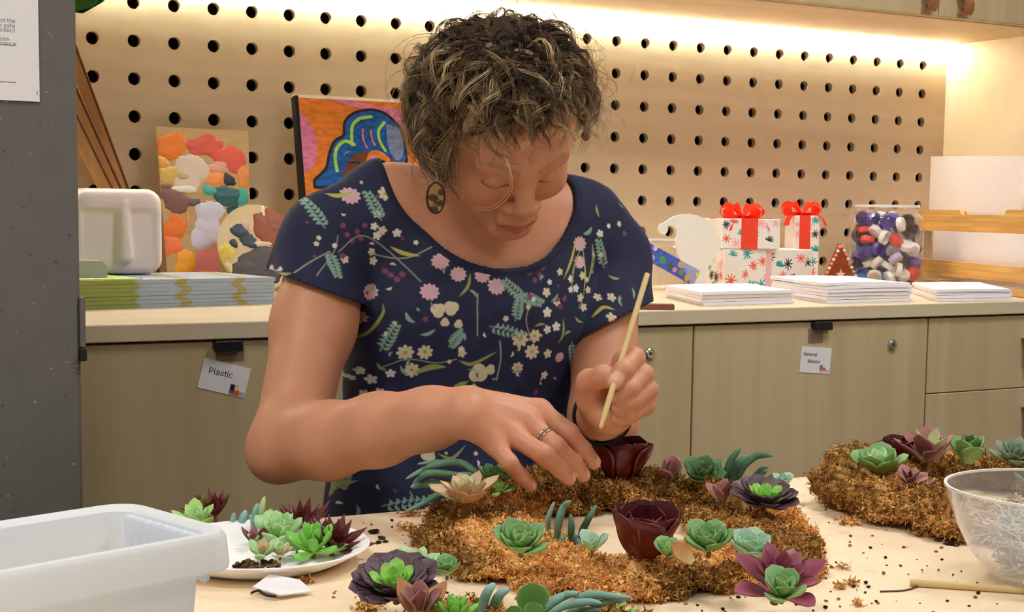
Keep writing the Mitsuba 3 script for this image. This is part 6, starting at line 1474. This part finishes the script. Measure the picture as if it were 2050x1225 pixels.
# ---- paper scrap with dark foil
p = [at(u, v, z=TZ+.002) for u, v in ((506, 1186), (540, 1172), (600, 1176), (626, 1188), (560, 1198))]
v = []; 
for h in (0., .0012):
    for i, q in enumerate(p): v.append(q+V(0, 0, h+(.004, .009, .006, .001, .002)[i]))
m = trimesh.Trimesh(v, [(0, 2, 1), (0, 3, 2), (0, 4, 3), (5, 6, 7), (5, 7, 8), (5, 8, 9)]+sum([[(i, (i+1) % 5, 5+(i+1) % 5), (i, 5+(i+1) % 5, 5+i)] for i in range(5)], []), process=False); m.fix_normals()
k = single('paper_scrap', 'torn curled white paper scrap on the table in front of the plate', 'paper scrap', m, 'm_paper')
q0, q1 = at(503, 1187, z=TZ+.004), at(552, 1194, z=TZ+.004)
part(k, 'dark_edge', tube(bez([q0, q0+(q1-q0)*.3+V(0, 0, .003), q0+(q1-q0)*.6, q1]), .0012, 6), 'm_black', True)
# ---- loose bits on the table: moss tufts, bark, a red leaf, crumbs
def tuft(label, u, v, r, n, seed, cols=MOSSC, name='moss_tuft', flat=.5):
    g = np.random.default_rng(seed); c = at(u, v, z=TZ); r = r*((c-EYE)@_F)/FPX
    P = c+g.normal(0, r*.42, (n, 3))*V(1, 1, 0)+V(0, 0, 1)*np.abs(g.normal(0, r*flat*.4, (n, 1)))+V(0, 0, .001)
    D = g.normal(size=(n, 3)); D /= np.linalg.norm(D, axis=1, keepdims=True); N2 = np.cross(D, g.normal(size=(n, 3))); N2 /= np.linalg.norm(N2, axis=1, keepdims=True)
    m, cc = ribbons(P, D, N2, g.uniform(.004, .010, n), g.uniform(.0012, .003, n), cols[g.integers(len(cols), size=n)], g); m.vertices[:, 2] = np.maximum(m.vertices[:, 2], TZ+.0004)
    single(name, label, 'moss', m, 'm_moss', kind='stuff', color=cc)
for i, (u, v, r, n, lab) in enumerate([(826, 1032, 22, 90, 'moss tuft on the table left of the middle wreath, nearest the plant with blue fingers'), (812, 1062, 20, 90, 'loose moss clump left of the middle wreath'), (615, 1165, 12, 60, 'small golden moss clump in front of the plate'), (1690, 965, 22, 70, 'moss shreds at the left end of the right wreath'), (1700, 1050, 26, 110, 'moss clump at the front left of the right wreath'),
        (1850, 1072, 34, 160, 'dark moss clump between the right wreath and the bowl'), (1690, 1140, 18, 26, 'thin moss shred on the table right of the magenta rosette'), (1682, 1178, 16, 40, 'small moss bit at the lower right, left of the lying stick'), (1706, 1172, 13, 30, 'second moss bit beside it, nearer the lying stick'), (1716, 1212, 12, 34, 'moss bit at the bottom edge below the lying stick'), (735, 1222, 26, 120, 'moss at the bottom edge, left of the plum rosette'), (1180, 1016, 18, 30, 'dark shreds on the table inside the middle wreath'), (1640, 1000, 14, 16, 'fine shreds on the table between the two back wreaths')]):
    tuft(lab, u, v, r, n, 500+i, MOSSD if i in (5, 11) else MOSSC)
def bark(label, items, seed, cols=((46, 32, 22), (70, 50, 32))):
    g = np.random.default_rng(seed); k = thing('bark_chip', label, 'bark chip')
    for j, (u, v, l, w, a) in enumerate(items):
        c = at(u, v, z=TZ); s = ((c-EYE)@_F)/FPX; m = trimesh.creation.icosphere(2, 1.); vv = m.vertices*(1+1.3*(meshkit.fbm(m.vertices*2.4+g.uniform(0, 50, 3), 4, 2)-.5)[:, None])*V(l*s, w*s, w*s*.55)
        d = unit((RGT*math.cos(a)+_F*math.sin(a)*2)*V(1, 1, 0)); vv = np.stack([vv[:, 0]*d[0]-vv[:, 1]*d[1], vv[:, 0]*d[1]+vv[:, 1]*d[0], vv[:, 2]], 1)+c; vv[:, 2] += TZ-vv[:, 2].min()+.0002
        part(k, 'chip', trimesh.Trimesh(vv, m.faces, process=False), bs(f'm_bark_{seed}_{j}', lin(*cols[j % len(cols)]), .9, .1), False)
bark('clump of dark bark between the plate and the middle wreath', [(748, 1068, 11, 8, .2), (764, 1080, 9, 6, -.4), (758, 1088, 8, 5, .8), (772, 1086, 6, 4, 0.)], 1)
bark('striped dark bark chip right of the pale mint rosette', [(1640, 1108, 16, 6, -.35), (1622, 1104, 5, 4, .2), (1632, 1116, 10, 6, .6)], 2, ((60, 44, 24), (50, 36, 20), (170, 140, 96)))
bark('dark bark strip in front of the clear bowl and right wreath', [(1905, 1092, 16, 5, -.2), (1880, 1084, 9, 5, .1)], 3)
m, *_ = leaf_mesh(.012, .008, .001, .3, .6)
k = single('fallen_leaf', 'small fallen dark red leaf on the table between the wreaths', 'leaf', m, paint_mat((140, 78, 70)), True, to=frame(at(1636, 988, z=TZ+.002), unit(V(.6, .8, .1)), unit(V(-.8, .6, 0)), V(0, 0, 1)))
a, b = at(1762, 1184, z=TZ+.0008), at(1840, 1173, z=TZ+.0008)
single('twig', 'thin dark twig on the table below the left end of the lying stick', 'twig', tube(bez([a, a+(b-a)*.5+V(0, -.006, 0), b]), .0009, 6), paint_mat((84, 62, 44)), True)
def anywhere(g):
    while True:
        u, v = g.uniform(640, 2060), g.uniform(1000, 1240); q = at(u, v, z=TZ)[:2]
        if q[1] < 1.40 and all(np.hypot(*(q-np.array(c)[:2])) > r for c, r in ((W_C1, .15), (W_C3, .13), (pc, .125), (bc, .06))): return q
W_C1, W_C3 = (.788, 1.21), (1.272, 1.155)
crumbs('soil_crumbs', 'scattered dark crumbs and moss dust all over the table top', None, 0, 260, .0017, SOIL+[(150, 108, 60), (160, 84, 70), (176, 130, 80)], 9, TZ, 'crumbs', anywhere)
